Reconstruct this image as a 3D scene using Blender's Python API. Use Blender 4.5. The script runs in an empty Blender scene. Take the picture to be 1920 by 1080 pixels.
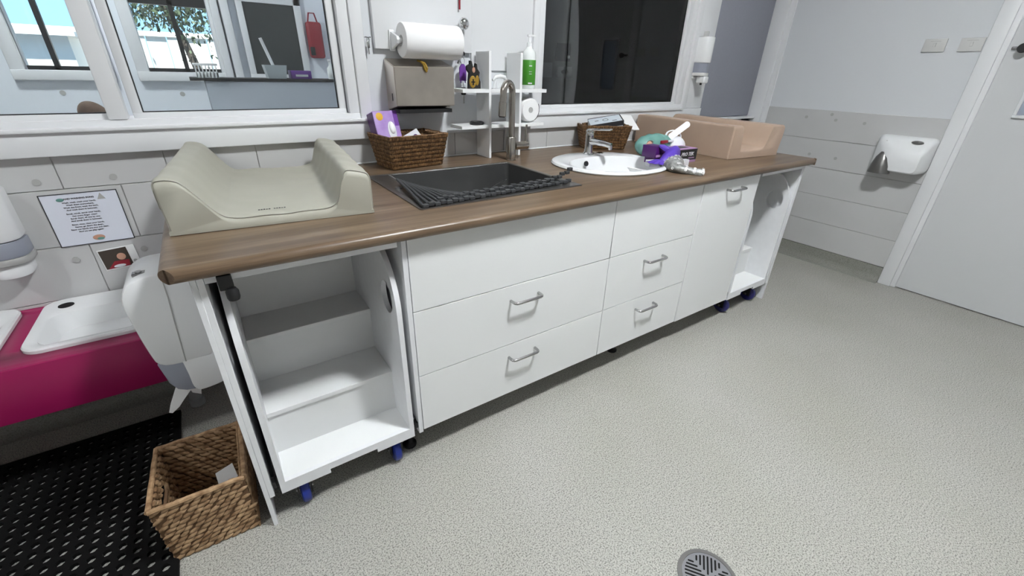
import bpy, bmesh, math, random
from mathutils import Vector, Matrix, Euler
random.seed(7)
S = bpy.context.scene
C = S.collection
R = math.radians
PI = math.pi

# ------------------------------------------------------------------ camera
cam_d = bpy.data.cameras.new('camera'); cam = bpy.data.objects.new('camera', cam_d); C.objects.link(cam)
YAW, PITCH, ROLL, FPX = 0.6061, -0.4669, 0.0259, 803.5
fw = Vector((math.sin(YAW)*math.cos(PITCH), math.cos(YAW)*math.cos(PITCH), math.sin(PITCH)))
rt = Vector((math.cos(YAW), -math.sin(YAW), 0)); up = rt.cross(fw)
r2 = rt*math.cos(ROLL)+up*math.sin(ROLL); u2 = up*math.cos(ROLL)-rt*math.sin(ROLL)
m = Matrix((r2, u2, -fw)).transposed().to_4x4(); m.translation = Vector((0.1095, -1.1226, 1.2961))
cam.matrix_world = m
cam_d.sensor_width = 36.0; cam_d.lens = FPX*36.0/1920.0; cam_d.clip_start = 0.02
S.camera = cam

# ------------------------------------------------------------------ world, exposure
sun_d = bpy.data.lights.new('sun', 'SUN'); sun_d.energy = 9.0; sun_d.angle = 0.01; sun_d.color = (1.0, 0.96, 0.9)
sun = bpy.data.objects.new('sun', sun_d); C.objects.link(sun); sun.rotation_euler = (R(27), 0, R(-12)); sun.location = (0, 0, 6)
w = bpy.data.worlds.new('sky'); S.world = w; w.use_nodes = True
bg = w.node_tree.nodes['Background']
bg.inputs[0].default_value = (0.36, 0.64, 0.95, 1); bg.inputs[1].default_value = 1.1
S.view_settings.view_transform = 'Standard'; S.view_settings.look = 'None'
S.view_settings.gamma = 1.0; S.view_settings.use_curve_mapping = False
S.view_settings.exposure = 0.88
LIGHT = 160.0           # emission strength of the ceiling panels
PANELS = [(1.35, -0.98, LIGHT, 'above the drawers'), (-1.9, -0.75, LIGHT*0.4, 'above the pink wash trough'), (-0.6, 2.0, LIGHT*0.5, 'added to brighten the room behind the left window')]  # last panel is an added light that lifts the far room

# ------------------------------------------------------------------ materials
MATS = {}
def mat(name, col, rough=0.5, metal=0.0, var=0.0, vscale=8.0, bump=0.0, bscale=60.0, spec=0.5, stretch=None, col2=None, coat=0.0, emit=0.0):
    M = bpy.data.materials.new(name); M.use_nodes = True
    nt = M.node_tree; b = nt.nodes['Principled BSDF']
    b.inputs['Base Color'].default_value = (*col, 1); b.inputs['Roughness'].default_value = rough
    b.inputs['Metallic'].default_value = metal; b.inputs['Specular IOR Level'].default_value = spec
    b.inputs['Coat Weight'].default_value = coat
    if emit:
        b.inputs['Emission Color'].default_value = (*col, 1); b.inputs['Emission Strength'].default_value = emit
    if var or bump or col2:
        tc = nt.nodes.new('ShaderNodeTexCoord'); mp = nt.nodes.new('ShaderNodeMapping')
        nt.links.new(tc.outputs['Object'], mp.inputs[0])
        if stretch: mp.inputs['Scale'].default_value = stretch
    if var or col2:
        n = nt.nodes.new('ShaderNodeTexNoise'); n.inputs['Scale'].default_value = vscale; n.inputs['Detail'].default_value = 4
        nt.links.new(mp.outputs[0], n.inputs['Vector'])
        rp = nt.nodes.new('ShaderNodeValToRGB')
        a = col2 if col2 else tuple(c*(1-var) for c in col)
        rp.color_ramp.elements[0].color = (*a, 1); rp.color_ramp.elements[1].color = (*col, 1)
        rp.color_ramp.elements[0].position = 0.35; rp.color_ramp.elements[1].position = 0.65
        nt.links.new(n.outputs['Fac'], rp.inputs[0]); nt.links.new(rp.outputs[0], b.inputs['Base Color'])
    if bump:
        n2 = nt.nodes.new('ShaderNodeTexNoise'); n2.inputs['Scale'].default_value = bscale; n2.inputs['Detail'].default_value = 3
        nt.links.new(mp.outputs[0], n2.inputs['Vector'])
        bp = nt.nodes.new('ShaderNodeBump'); bp.inputs['Strength'].default_value = bump; bp.inputs['Distance'].default_value = 0.004
        nt.links.new(n2.outputs['Fac'], bp.inputs['Height']); nt.links.new(bp.outputs[0], b.inputs['Normal'])
    MATS[name] = M
    return M

mat('wall_paint', (0.67, 0.69, 0.715), 0.6, bump=0.05, bscale=220)
mat('ceiling_paint', (0.70, 0.70, 0.70), 0.8)
mat('trim_paint', (0.775, 0.785, 0.80), 0.32, bump=0.02, bscale=40)
mat('laminate', (0.84, 0.85, 0.85), 0.42)
mat('laminate_edge', (0.83, 0.84, 0.86), 0.4, var=0.03, vscale=30)
mat('tile', (0.565, 0.565, 0.565), 0.45, var=0.03, vscale=5)
mat('grout', (0.50, 0.50, 0.49), 0.9)
mat('steel', (0.72, 0.66, 0.59), 0.33, 1.0, var=0.2, vscale=6, bump=0.25, bscale=5)
mat('brushed', (0.46, 0.43, 0.39), 0.24, 1.0)
mat('gunmetal', (0.20, 0.20, 0.20), 0.32, 0.8, var=0.12, vscale=6)
mat('rim_metal', (0.22, 0.215, 0.21), 0.3, 0.85)
mat('chrome', (0.78, 0.79, 0.80), 0.06, 1.0)
mat('handle_metal', (0.45, 0.45, 0.45), 0.25, 1.0)
mat('porcelain', (0.78, 0.79, 0.80), 0.1, coat=0.4)
mat('plastic_white', (0.83, 0.84, 0.85), 0.25)
mat('plastic_grey', (0.30, 0.32, 0.38), 0.3)
mat('switch_plate', (0.62, 0.62, 0.61), 0.45)
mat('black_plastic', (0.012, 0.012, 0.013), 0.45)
mat('black_hole', (0.004, 0.004, 0.004), 0.9)
mat('rubber', (0.004, 0.004, 0.004), 0.75, spec=0.15, bump=0.1, bscale=200)
mat('silicone', (0.035, 0.037, 0.04), 0.55)
mat('blue_wheel', (0.012, 0.03, 0.25), 0.3)
mat('navy_wheel', (0.015, 0.015, 0.12), 0.3)
mat('cream_vinyl', (0.41, 0.40, 0.335), 0.5, var=0.05, vscale=9, bump=0.12, bscale=14)
mat('cream_seam', (0.40, 0.39, 0.34), 0.6)
mat('tan_vinyl', (0.46, 0.34, 0.26), 0.45, var=0.05, vscale=9, bump=0.05, bscale=16)
mat('wicker', (0.27, 0.145, 0.06), 0.55, col2=(0.10, 0.05, 0.02), vscale=70)
mat('wicker_core', (0.055, 0.028, 0.012), 0.8)
mat('seagrass', (0.50, 0.33, 0.185), 0.6, col2=(0.22, 0.12, 0.055), vscale=45)
mat('seagrass_core', (0.14, 0.075, 0.035), 0.8)
mat('pink', (0.30, 0.006, 0.082), 0.38)
mat('paper', (0.88, 0.88, 0.88), 0.9)
mat('poster_white', (0.72, 0.75, 0.84), 0.35)
mat('ink', (0.03, 0.03, 0.035), 0.8)
mat('grey_cap', (0.42, 0.42, 0.41), 0.6)
mat('grey_board', (0.30, 0.31, 0.36), 0.7, var=0.03, vscale=90)
mat('purple', (0.17, 0.055, 0.33), 0.35)
mat('purple_dark', (0.07, 0.01, 0.12), 0.4)
mat('lilac', (0.36, 0.20, 0.56), 0.4, col2=(0.50, 0.36, 0.68), vscale=14)
mat('glove_blue', (0.10, 0.045, 0.42), 0.4)
mat('mauve', (0.40, 0.24, 0.42), 0.4)
mat('box_white', (0.72, 0.72, 0.76), 0.45)
mat('box_pale', (0.60, 0.66, 0.72), 0.35)
mat('yellow', (0.72, 0.42, 0.03), 0.5)
mat('mustard', (0.30, 0.18, 0.015), 0.7)
mat('black_cloth', (0.012, 0.011, 0.010), 0.8)
mat('green_label', (0.055, 0.26, 0.02), 0.5)
mat('teal', (0.16, 0.34, 0.30), 0.4, col2=(0.10, 0.25, 0.22), vscale=18)
mat('skin_print', (0.55, 0.30, 0.21), 0.5)
mat('red', (0.27, 0.012, 0.025), 0.5)
mat('brown_soft', (0.22, 0.14, 0.10), 0.8, var=0.3, vscale=30)
mat('foil', (0.42, 0.42, 0.41), 0.4, 0.3, col2=(0.20, 0.205, 0.20), vscale=55, bump=0.25, bscale=40)
mat('foil_spot', (0.85, 0.85, 0.85), 0.4)
mat('door_paint', (0.63, 0.64, 0.65), 0.35)
mat('blue_glass', (0.30, 0.36, 0.46), 0.15)
mat('drain_steel', (0.34, 0.34, 0.36), 0.35, 0.8)
mat('drain_rim', (0.17, 0.165, 0.16), 0.5, 0.3)
mat('grey_pipe', (0.33, 0.335, 0.34), 0.5)
mat('dark_wall', (0.16, 0.168, 0.17), 0.7)  # dark colour stands in for the lack of light behind the right window
mat('dark_trim', (0.30, 0.31, 0.32), 0.6)
mat('dark_card', (0.75, 0.76, 0.77), 0.7)
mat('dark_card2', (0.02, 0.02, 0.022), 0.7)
mat('half_wall', (0.52, 0.56, 0.62), 0.6)
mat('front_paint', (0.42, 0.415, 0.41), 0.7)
mat('far_paint', (0.80, 0.84, 0.90), 0.6)
mat('dark_panel', (0.03, 0.035, 0.035), 0.4)
mat('fence', (0.82, 0.81, 0.78), 0.7)
mat('leaf', (0.035, 0.055, 0.025), 0.6, col2=(0.08, 0.11, 0.055), vscale=9)
mat('bark', (0.06, 0.045, 0.035), 0.9)
mat('soil', (0.20, 0.18, 0.15), 0.9)
mat('tub_plastic', (0.45, 0.50, 0.52), 0.3)
mat('glass_bottle', (0.80, 0.83, 0.82), 0.12)

def emission(name, col, strength):
    M = bpy.data.materials.new(name); M.use_nodes = True; nt = M.node_tree; nt.nodes.clear()
    o = nt.nodes.new('ShaderNodeOutputMaterial'); e = nt.nodes.new('ShaderNodeEmission')
    e.inputs[0].default_value = (*col, 1); e.inputs[1].default_value = strength
    nt.links.new(e.outputs[0], o.inputs[0]); MATS[name] = M
def glass(name, tint, ior=1.5):
    M = bpy.data.materials.new(name); M.use_nodes = True; nt = M.node_tree; nt.nodes.clear()
    o = nt.nodes.new('ShaderNodeOutputMaterial'); t = nt.nodes.new('ShaderNodeBsdfTransparent'); g = nt.nodes.new('ShaderNodeBsdfGlossy')
    f = nt.nodes.new('ShaderNodeFresnel'); mx = nt.nodes.new('ShaderNodeMixShader')
    t.inputs[0].default_value = (*tint, 1); g.inputs['Roughness'].default_value = 0.0; f.inputs[0].default_value = ior
    nt.links.new(f.outputs[0], mx.inputs[0]); nt.links.new(t.outputs[0], mx.inputs[1]); nt.links.new(g.outputs[0], mx.inputs[2])
    nt.links.new(mx.outputs[0], o.inputs[0]); MATS[name] = M
glass('pane', (0.96, 0.98, 0.98)); glass('pane_dark', (0.8, 0.82, 0.82)); glass('clear_plastic', (0.88, 0.90, 0.89), 1.3)

def frosted(name, col):
    M = bpy.data.materials.new(name); M.use_nodes = True; nt = M.node_tree; nt.nodes.clear()
    o = nt.nodes.new('ShaderNodeOutputMaterial'); t = nt.nodes.new('ShaderNodeBsdfTranslucent'); g = nt.nodes.new('ShaderNodeBsdfGlossy'); mx = nt.nodes.new('ShaderNodeMixShader')
    t.inputs[0].default_value = (*col, 1); g.inputs['Roughness'].default_value = 0.1; mx.inputs[0].default_value = 0.06
    nt.links.new(t.outputs[0], mx.inputs[1]); nt.links.new(g.outputs[0], mx.inputs[2]); nt.links.new(mx.outputs[0], o.inputs[0]); MATS[name] = M
frosted('frosted_pane', (0.62, 0.45, 0.38))
def wood():
    M = bpy.data.materials.new('wood'); M.use_nodes = True; nt = M.node_tree; b = nt.nodes['Principled BSDF']
    tc = nt.nodes.new('ShaderNodeTexCoord')
    def layer(scale, nscale, det):
        mp = nt.nodes.new('ShaderNodeMapping'); mp.inputs['Scale'].default_value = scale
        nt.links.new(tc.outputs['Object'], mp.inputs[0])
        n = nt.nodes.new('ShaderNodeTexNoise'); n.inputs['Scale'].default_value = nscale; n.inputs['Detail'].default_value = det; n.inputs['Roughness'].default_value = 0.6
        nt.links.new(mp.outputs[0], n.inputs['Vector']); return n.outputs['Fac']
    a = layer((0.55, 9, 9), 2.2, 5); c = layer((1.2, 55, 55), 3.0, 4)
    add = nt.nodes.new('ShaderNodeMath'); add.operation = 'MULTIPLY_ADD'; add.inputs[1].default_value = 0.5
    nt.links.new(c, add.inputs[0]); nt.links.new(a, add.inputs[2])
    rp = nt.nodes.new('ShaderNodeValToRGB'); e = rp.color_ramp.elements
    e[0].position = 0.52; e[0].color = (0.075, 0.045, 0.026, 1); e[1].position = 0.98; e[1].color = (0.225, 0.160, 0.104, 1)
    k = e.new(0.74); k.color = (0.142, 0.093, 0.056, 1)
    nt.links.new(add.outputs[0], rp.inputs[0]); nt.links.new(rp.outputs[0], b.inputs['Base Color'])
    b.inputs['Roughness'].default_value = 0.33; MATS['wood'] = M
wood()
def speckle(name, base, dark, light):
    M = bpy.data.materials.new(name); M.use_nodes = True; nt = M.node_tree; b = nt.nodes['Principled BSDF']
    tc = nt.nodes.new('ShaderNodeTexCoord')
    def noise(sc, det=2):
        n = nt.nodes.new('ShaderNodeTexNoise'); n.inputs['Scale'].default_value = sc; n.inputs['Detail'].default_value = det
        nt.links.new(tc.outputs['Object'], n.inputs['Vector']); return n.outputs['Fac']
    def ramp(src, p0, c0, p1, c1):
        r = nt.nodes.new('ShaderNodeValToRGB'); r.color_ramp.elements[0].position = p0; r.color_ramp.elements[0].color = (*c0, 1)
        r.color_ramp.elements[1].position = p1; r.color_ramp.elements[1].color = (*c1, 1); nt.links.new(src, r.inputs[0]); return r.outputs[0]
    def mixc(mode, f, a, c):
        mx = nt.nodes.new('ShaderNodeMixRGB'); mx.blend_type = mode; mx.inputs[0].default_value = f
        nt.links.new(a, mx.inputs[1]); nt.links.new(c, mx.inputs[2]); return mx.outputs[0]
    fine = ramp(noise(235, 2), 0.34, dark, 0.54, base)
    lite = ramp(noise(260, 1), 0.58, (0, 0, 0), 0.70, light)
    big = ramp(noise(1.6, 4), 0.3, (0.90, 0.90, 0.87), 0.7, (1, 1, 1))
    c = mixc('ADD', 1.0, fine, lite); c = mixc('MULTIPLY', 1.0, c, big)
    nt.links.new(c, b.inputs['Base Color']); b.inputs['Roughness'].default_value = 0.42; b.inputs['Specular IOR Level'].default_value = 0.35
    bp = nt.nodes.new('ShaderNodeBump'); bp.inputs['Strength'].default_value = 0.05; bp.inputs['Distance'].default_value = 0.002
    nt.links.new(noise(200, 2), bp.inputs['Height']); nt.links.new(bp.outputs[0], b.inputs['Normal']); MATS[name] = M
speckle('vinyl', (0.47, 0.46, 0.425), (0.17, 0.166, 0.152), (0.16, 0.16, 0.155))
speckle('cove_vinyl', (0.30, 0.30, 0.275), (0.20, 0.20, 0.18), (0.06, 0.06, 0.05))

# ------------------------------------------------------------------ builders
WLOC = {}
def _ball_template(nu, nv):
    V = [Vector((0, 0, -1))]; F = []
    for i in range(1, nv):
        for j in range(nu): V.append(Vector((math.sin(PI*i/nv)*math.cos(2*PI*j/nu), math.sin(PI*i/nv)*math.sin(2*PI*j/nu), -math.cos(PI*i/nv))))
    V.append(Vector((0, 0, 1))); e = len(V)-1
    for j in range(nu):
        k = (j+1) % nu
        F.append((0, 1+k, 1+j)); F.append((e, e-nu+j, e-nu+k))
        for i in range(nv-2): F.append((1+i*nu+j, 1+i*nu+k, 1+(i+1)*nu+k, 1+(i+1)*nu+j))
    return V, F
BALL = _ball_template(6, 4)
class MB:
    def __init__(s): s.bm = bmesh.new()
    def _xf(s, vs, M):
        if M is not None:
            for v in vs: v.co = M @ v.co
    def box(s, x0, x1, y0, y1, z0, z1, bev=0.0, seg=2, M=None):
        r = bmesh.ops.create_cube(s.bm, size=1.0)
        vs = r['verts']
        for v in vs: v.co = Vector(((x0+x1)/2+v.co.x*(x1-x0), (y0+y1)/2+v.co.y*(y1-y0), (z0+z1)/2+v.co.z*(z1-z0)))
        if bev:
            es = list({e for v in vs for e in v.link_edges})
            q = bmesh.ops.bevel(s.bm, geom=es, offset=bev, segments=seg, affect='EDGES', profile=0.5)
            vs = list({v for f in q['faces'] for v in f.verts} | {v for v in vs if v.is_valid})
        s._xf(vs, M); return s
    def prism(s, pts, axis, a0, a1, M=None, bev=0.0):
        def P(p, a):
            return {'x': (a, p[0], p[1]), 'y': (p[0], a, p[1]), 'z': (p[0], p[1], a)}[axis]
        A = [s.bm.verts.new(P(p, a0)) for p in pts]; B = [s.bm.verts.new(P(p, a1)) for p in pts]
        n = len(pts); fs = [s.bm.faces.new(A), s.bm.faces.new(B)]
        for i in range(n): fs.append(s.bm.faces.new((A[i], A[(i+1) % n], B[(i+1) % n], B[i])))
        bmesh.ops.recalc_face_normals(s.bm, faces=fs)
        vs = A+B
        if bev:
            es = list({e for v in A for e in v.link_edges if e.other_vert(v) in A} | {e for v in B for e in v.link_edges if e.other_vert(v) in B})
            q = bmesh.ops.bevel(s.bm, geom=es, offset=bev, segments=2, affect='EDGES', profile=0.5)
            vs = list({v for f in q['faces'] for v in f.verts} | {v for v in vs if v.is_valid} | {v for f in fs if f.is_valid for v in f.verts})
        s._xf(vs, M); return s
    def tube(s, path, r, n=12, closed=False, caps=True, M=None):
        path = [Vector(p) for p in path]; k = len(path); rings = []
        rad = r if isinstance(r, (list, tuple)) else [r]*k
        prev = None
        for i, p in enumerate(path):
            if closed: t = path[(i+1) % k]-path[i-1]
            else: t = path[min(i+1, k-1)]-path[max(i-1, 0)]
            t.normalize()
            if prev is None:
                a = Vector((0, 0, 1)) if abs(t.z) < 0.9 else Vector((1, 0, 0))
                e1 = t.cross(a).normalized()
            else: e1 = (prev-t*prev.dot(t)).normalized()
            prev = e1; e2 = t.cross(e1)
            rings.append([s.bm.verts.new(p+(e1*math.cos(2*PI*j/n)+e2*math.sin(2*PI*j/n))*rad[i]) for j in range(n)])
        fs = []
        for i in range(k if closed else k-1):
            A, B = rings[i], rings[(i+1) % k]
            for j in range(n): fs.append(s.bm.faces.new((A[j], A[(j+1) % n], B[(j+1) % n], B[j])))
        if caps and not closed: fs += [s.bm.faces.new(rings[0]), s.bm.faces.new(rings[-1])]
        bmesh.ops.recalc_face_normals(s.bm, faces=fs)
        s._xf([v for q in rings for v in q], M); return s
    def lathe(s, prof, c=(0, 0, 0), n=28, axis='z', sx=1.0, sy=1.0, M=None):
        c = Vector(c); rings = []; vs = []
        for r, h in prof:
            if r < 1e-6: q = [s.bm.verts.new((0, 0, h))]
            else: q = [s.bm.verts.new((r*sx*math.cos(2*PI*j/n), r*sy*math.sin(2*PI*j/n), h)) for j in range(n)]
            rings.append(q); vs += q
        fs = []
        for A, B in zip(rings, rings[1:]):
            for j in range(n):
                a, b = A[j % len(A)], A[(j+1) % len(A)]; d, e = B[j % len(B)], B[(j+1) % len(B)]
                f = [v for i, v in enumerate((a, b, e, d)) if v not in (a, b, e, d)[:i]]
                if len(f) > 2: fs.append(s.bm.faces.new(f))
        bmesh.ops.recalc_face_normals(s.bm, faces=fs)
        Q = {'z': Matrix.Identity(4), 'x': Matrix.Rotation(PI/2, 4, 'Y'), 'y': Matrix.Rotation(-PI/2, 4, 'X')}[axis]
        s._xf(vs, Matrix.Translation(c) @ Q); s._xf(vs, M); return s
    def ball(s, c, rx, ry=None, rz=None, nu=12, nv=8, M=None):
        ry = ry or rx; rz = rz or rx
        prof = [(math.sin(PI*i/nv), -math.cos(PI*i/nv)) for i in range(nv+1)]
        prof[0] = (0, -1); prof[-1] = (0, 1)
        Q = Matrix.Translation(Vector(c)) @ Matrix.Diagonal((rx, ry, rz, 1))
        if M is not None: Q = M @ Q
        s.lathe(prof, (0, 0, 0), nu, 'z', M=Q); return s
    def quad(s, *ps):
        s.bm.faces.new([s.bm.verts.new(p) for p in ps]); return s
    def raw(s, verts, faces):
        V = [s.bm.verts.new(v) for v in verts]
        for f in faces: s.bm.faces.new([V[i] for i in f])
        return s
    def build(s, name, m, parent=None, smooth=True, local=False, **props):
        me = bpy.data.meshes.new(name)
        off = WLOC.get(parent.name) if (parent is not None and not local) else None
        if off is not None:
            for v in s.bm.verts: v.co -= off
        s.bm.to_mesh(me); s.bm.free()
        me.materials.append(MATS[m])
        if smooth:
            me.polygons.foreach_set('use_smooth', [True]*len(me.polygons)); me.set_sharp_from_angle(angle=R(38))
        o = bpy.data.objects.new(name, me); C.objects.link(o)
        if parent is not None:
            o.parent = parent; WLOC[o.name] = WLOC.get(parent.name, Vector((0, 0, 0)))
        else: WLOC[o.name] = Vector((0, 0, 0))
        for k, v in props.items(): o[k] = v
        return o

def tag(o, label, cat, group=None):
    o['label'] = label; o['category'] = cat
    if group: o['group'] = group
    return o
def thing(name, label, cat, loc, rotz=0.0, group=None):
    o = bpy.data.objects.new(name, None); C.objects.link(o); o.location = loc; o.rotation_euler = (0, 0, rotz)
    o.empty_display_size = 0.05
    WLOC[o.name] = Vector(loc)
    return tag(o, label, cat, group)
def copy_tree(o, parent=None):
    c = o.copy(); C.objects.link(c); c.parent = parent
    WLOC[c.name] = WLOC.get(o.name, Vector((0, 0, 0)))
    for ch in list(o.children): copy_tree(ch, c)
    return c
def struct(b, name, m, parent=None, smooth=False):
    return b.build(name, m, parent, smooth, kind='structure')
def cut(o, cutters):
    for q in cutters:
        md = o.modifiers.new('cut', 'BOOLEAN'); md.object = q; md.operation = 'DIFFERENCE'; md.solver = 'EXACT'
    dg = bpy.context.evaluated_depsgraph_get(); dg.update()
    me = bpy.data.meshes.new_from_object(o.evaluated_get(dg))
    o.modifiers.clear(); old = o.data; o.data = me; bpy.data.meshes.remove(old)
    for q in cutters:
        d = q.data; bpy.data.objects.remove(q); bpy.data.meshes.remove(d)
def arc(cx, cy, r, a0, a1, n, ry=None):
    ry = ry or r
    return [(cx+r*math.cos(R(a0+(a1-a0)*i/n)), cy+ry*math.sin(R(a0+(a1-a0)*i/n))) for i in range(n+1)]
def rrect(x0, x1, y0, y1, r, n=5):
    return arc(x1-r, y0+r, r, -90, 0, n)+arc(x1-r, y1-r, r, 0, 90, n)+arc(x0+r, y1-r, r, 90, 180, n)+arc(x0+r, y0+r, r, 180, 270, n)
def text_mesh(body, size, m, parent, M, name='lettering', align='CENTER', bold=0.0, ext=0.0004, shear=0.0):
    cu = bpy.data.curves.new('t', 'FONT'); cu.body = body; cu.size = size; cu.align_x = align; cu.extrude = ext; cu.offset = bold; cu.resolution_u = 2; cu.shear = shear
    t = bpy.data.objects.new('t', cu); C.objects.link(t)
    dg = bpy.context.evaluated_depsgraph_get(); dg.update()
    me = bpy.data.meshes.new_from_object(t.evaluated_get(dg)); bpy.data.objects.remove(t); bpy.data.curves.remove(cu)
    me.transform(M); me.materials.clear(); me.materials.append(MATS[m])
    o = bpy.data.objects.new(name, me); C.objects.link(o); o.parent = parent
    return o
TW = Matrix.Rotation(PI/2, 4, 'X')      # text standing upright, facing -y

# ------------------------------------------------------------------ the room
YW = 0.954; XR = 3.898; CEIL = 3.1
XA, XB, XC, XD, XE = 0.5145, 1.3751, 1.939, 2.4145, 2.8985
struct(MB().box(-3.2, 6.2, -3.0, 3.3, -0.1, 0.0), 'floor', 'vinyl')
struct(MB().box(-3.2, 6.2, -3.0, 3.3, CEIL, CEIL+0.1), 'ceiling', 'ceiling_paint')
b = MB()
for x0, x1, z0, z1 in [(-3.2, -1.6, 0, CEIL), (-1.6, 0.70, 0, 1.10), (-1.6, 0.70, 2.1, CEIL), (0.70, 1.66, 0, CEIL), (1.66, 2.93, 0, 1.10), (1.66, 2.93, 2.1, CEIL), (2.93, XR+0.1, 0, CEIL)]:
    b.box(x0, x1, YW, YW+0.14, z0, z1)
wall_back = struct(b, 'wall_back', 'wall_paint')
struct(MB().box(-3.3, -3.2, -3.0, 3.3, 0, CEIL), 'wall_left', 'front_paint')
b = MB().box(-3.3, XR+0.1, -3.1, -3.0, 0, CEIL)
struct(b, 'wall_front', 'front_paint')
b = MB()
b.box(XR, XR+0.1, -3.0, -1.36, 0, CEIL).box(XR, XR+0.1, -0.40, YW, 0, CEIL).box(XR, XR+0.1, -1.36, -0.40, 2.1, CEIL)
wall_right = struct(b, 'wall_right', 'wall_paint')
# grout beds and tiles
def prism_tile(wd, ht, dp, ax):
    bb = MB()
    g = 0.0012
    if ax == 'y': bb.box(g, wd-g, -dp, 0.0, g, ht-g, 0.0012, 1)
    else: bb.box(-dp, 0.0, g, wd-g, g, ht-g, 0.0012, 1)
    return bb
Z0, PZ = 0.113, 0.197
tile_cache = {}
def tile(wall, ax, a, wd, z, ht):
    key = (ax, round(wd, 3), round(ht, 3))
    if key not in tile_cache:
        o = prism_tile(wd, ht, 0.006, ax).build('tile', 'tile', wall, False); tile_cache[key] = o.data
    else:
        o = bpy.data.objects.new('tile', tile_cache[key]); C.objects.link(o); o.parent = wall
    o.location = (a, YW-0.0006, z) if ax == 'y' else (XR-0.0006, a, z)
struct(MB().box(-1.6, XR, YW-0.0015, YW+0.0005, 0.0, 1.012), 'trim_1', 'grout', wall_back)
TX = -0.336
for row in range(5):
    z = Z0+PZ*row
    ht = min(PZ, 1.012-z)
    if ht < 0.02: continue
    off = 0.15 if row % 2 else 0.0
    for i in range(-3, 15):
        x = TX+off+0.3*i
        if x > XR-0.05: break
        if row < 4 and x > 0.0: break
        tile(wall_back, 'y', x, min(0.3, XR-x), z, ht)
struct(MB().box(XR-0.0015, XR+0.0005, -0.31, 0.80, 0.0, 1.10), 'trim_2', 'grout', wall_right)
for row in range(5):
    tile(wall_right, 'x', -0.315, 1.12, Z0+PZ*row, PZ if row < 4 else 0.200)
# coved vinyl skirting
prof = [(0.0, 0.0)]+[(-0.05+0.05*0+0.05*(1-math.cos(R(a)))-0.0, 0.05-0.05*math.sin(R(a))) for a in (90, 70, 50, 30, 10, 0)]
cv = [(-0.055, 0.0)]+[(-0.055+0.048*math.sin(R(a)), 0.048*(1-math.cos(R(a)))+0.001) for a in (0, 20, 40, 60, 80, 90)]+[(-0.007, 0.108), (0.0, 0.111), (0.0, 0.0)]
b = MB(); b.prism([(XR+p[0], p[1]) for p in cv], 'y', -0.31, YW); struct(b, 'baseboard_right', 'cove_vinyl', smooth=True)
b = MB(); b.prism([(YW+p[0], p[1]) for p in cv], 'x', -3.2, XR-0.05); struct(b, 'baseboard_back', 'cove_vinyl', smooth=True)
# grey screw caps stuck on the tiles
def caps(wall, pts, ax):
    for a, z in pts:
        bb = MB()
        if ax == 'y': bb.lathe([(0, 0), (0.0105, 0), (0.0105, 0.002), (0.009, 0.003), (0, 0.003)], (a, YW-0.0092, z), 20, 'y')
        else: bb.lathe([(0, 0), (0.0105, 0), (0.0105, 0.002), (0.009, 0.003), (0, 0.003)], (XR-0.0092, a, z), 20, 'x')
        Q = Matrix.Translation((a, YW-0.0075, z)) if ax == 'y' else Matrix.Translation((XR-0.0075, a, z))
        bb.build('screw_cap', 'grey_cap', wall)
caps(wall_back, [(-0.394, 0.931), (-0.197, 0.930), (-0.386, 0.650), (-0.190, 0.654)], 'y')
caps(wall_right, [(0.50, 1.045), (0.30, 1.040), (0.12, 1.035), (0.40, 0.79), (0.22, 0.785), (0.335, 1.075)], 'x')
# corner post, boards above the bench
struct(MB().box(XR-0.030, XR+0.001, 0.835, YW, 0.0, CEIL, 0.003), 'trim_3', 'trim_paint', smooth=True)
struct(MB().box(XR-0.014, XR+0.001, 0.795, 0.835, 0.0, CEIL, 0.004), 'trim_4', 'trim_paint', smooth=True)
struct(MB().box(0.795, 1.262, YW-0.024, YW, 1.372, CEIL, 0.002), 'trim_5', 'trim_paint', smooth=True)
struct(MB().box(1.266, 1.628, YW-0.012, YW, 1.30, CEIL, 0.002), 'trim_6', 'trim_paint', smooth=True)

# ---- windows in the back wall
def window(name, x0, x1, panes, z0=1.134, ztop=2.06, yg=0.972, gl='pane'):
    # timber frame in four pieces, then each sash rail and stile
    f = MB()
    f.box(x0-0.0, x1, YW-0.018, YW+0.13, 1.090, 1.119, 0.003)
    f.box(x0, x1, YW-0.018, YW+0.13, ztop, 2.10, 0.003)
    f.box(x0, x0+0.045, YW-0.016, YW+0.13, 1.10, 2.10, 0.003)
    f.box(x1-0.045, x1, YW-0.016, YW+0.13, 1.10, 2.10, 0.003)
    W = struct(f, name, 'trim_paint', smooth=True)
    for i, (a, c, dy) in enumerate(panes):
        y = yg+dy
        s = MB()
        s.box(a-0.028, a, y-0.018, y+0.02, 1.112, ztop, 0.003).box(c, c+0.028, y-0.018, y+0.02, 1.112, ztop, 0.003)
        s.box(a-0.028, c+0.028, y-0.020, y+0.02, 1.110, z0, 0.003)
        s.build('sash', 'trim_paint', W)
        g = MB()
        for q in ((a, a+0.003, z0, ztop), (c-0.003, c, z0, ztop), (a, c, z0, z0+0.003)):
            g.box(q[0], q[1], y-0.006, y+0.006, q[2], q[3])
        g.build('gasket', 'black_plastic', W, False)
        MB().box(a, c, y-0.003, y+0.003, z0, ztop).build('pane', gl, W, False)
    return W
W1 = window('window_1', -1.6, 0.700, [(-1.02, -0.150, 0.0), (-0.056, 0.622, 0.012)], 1.137)
MB().box(-0.150, -0.098, 0.930, 0.99, 1.119, 2.06, 0.004).build('mullion', 'trim_paint', W1)
W2 = window('window_2', 1.66, 2.951, [(1.706, 2.872, 0.0)], 1.134, gl='pane_dark')
ar = MB()
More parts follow.
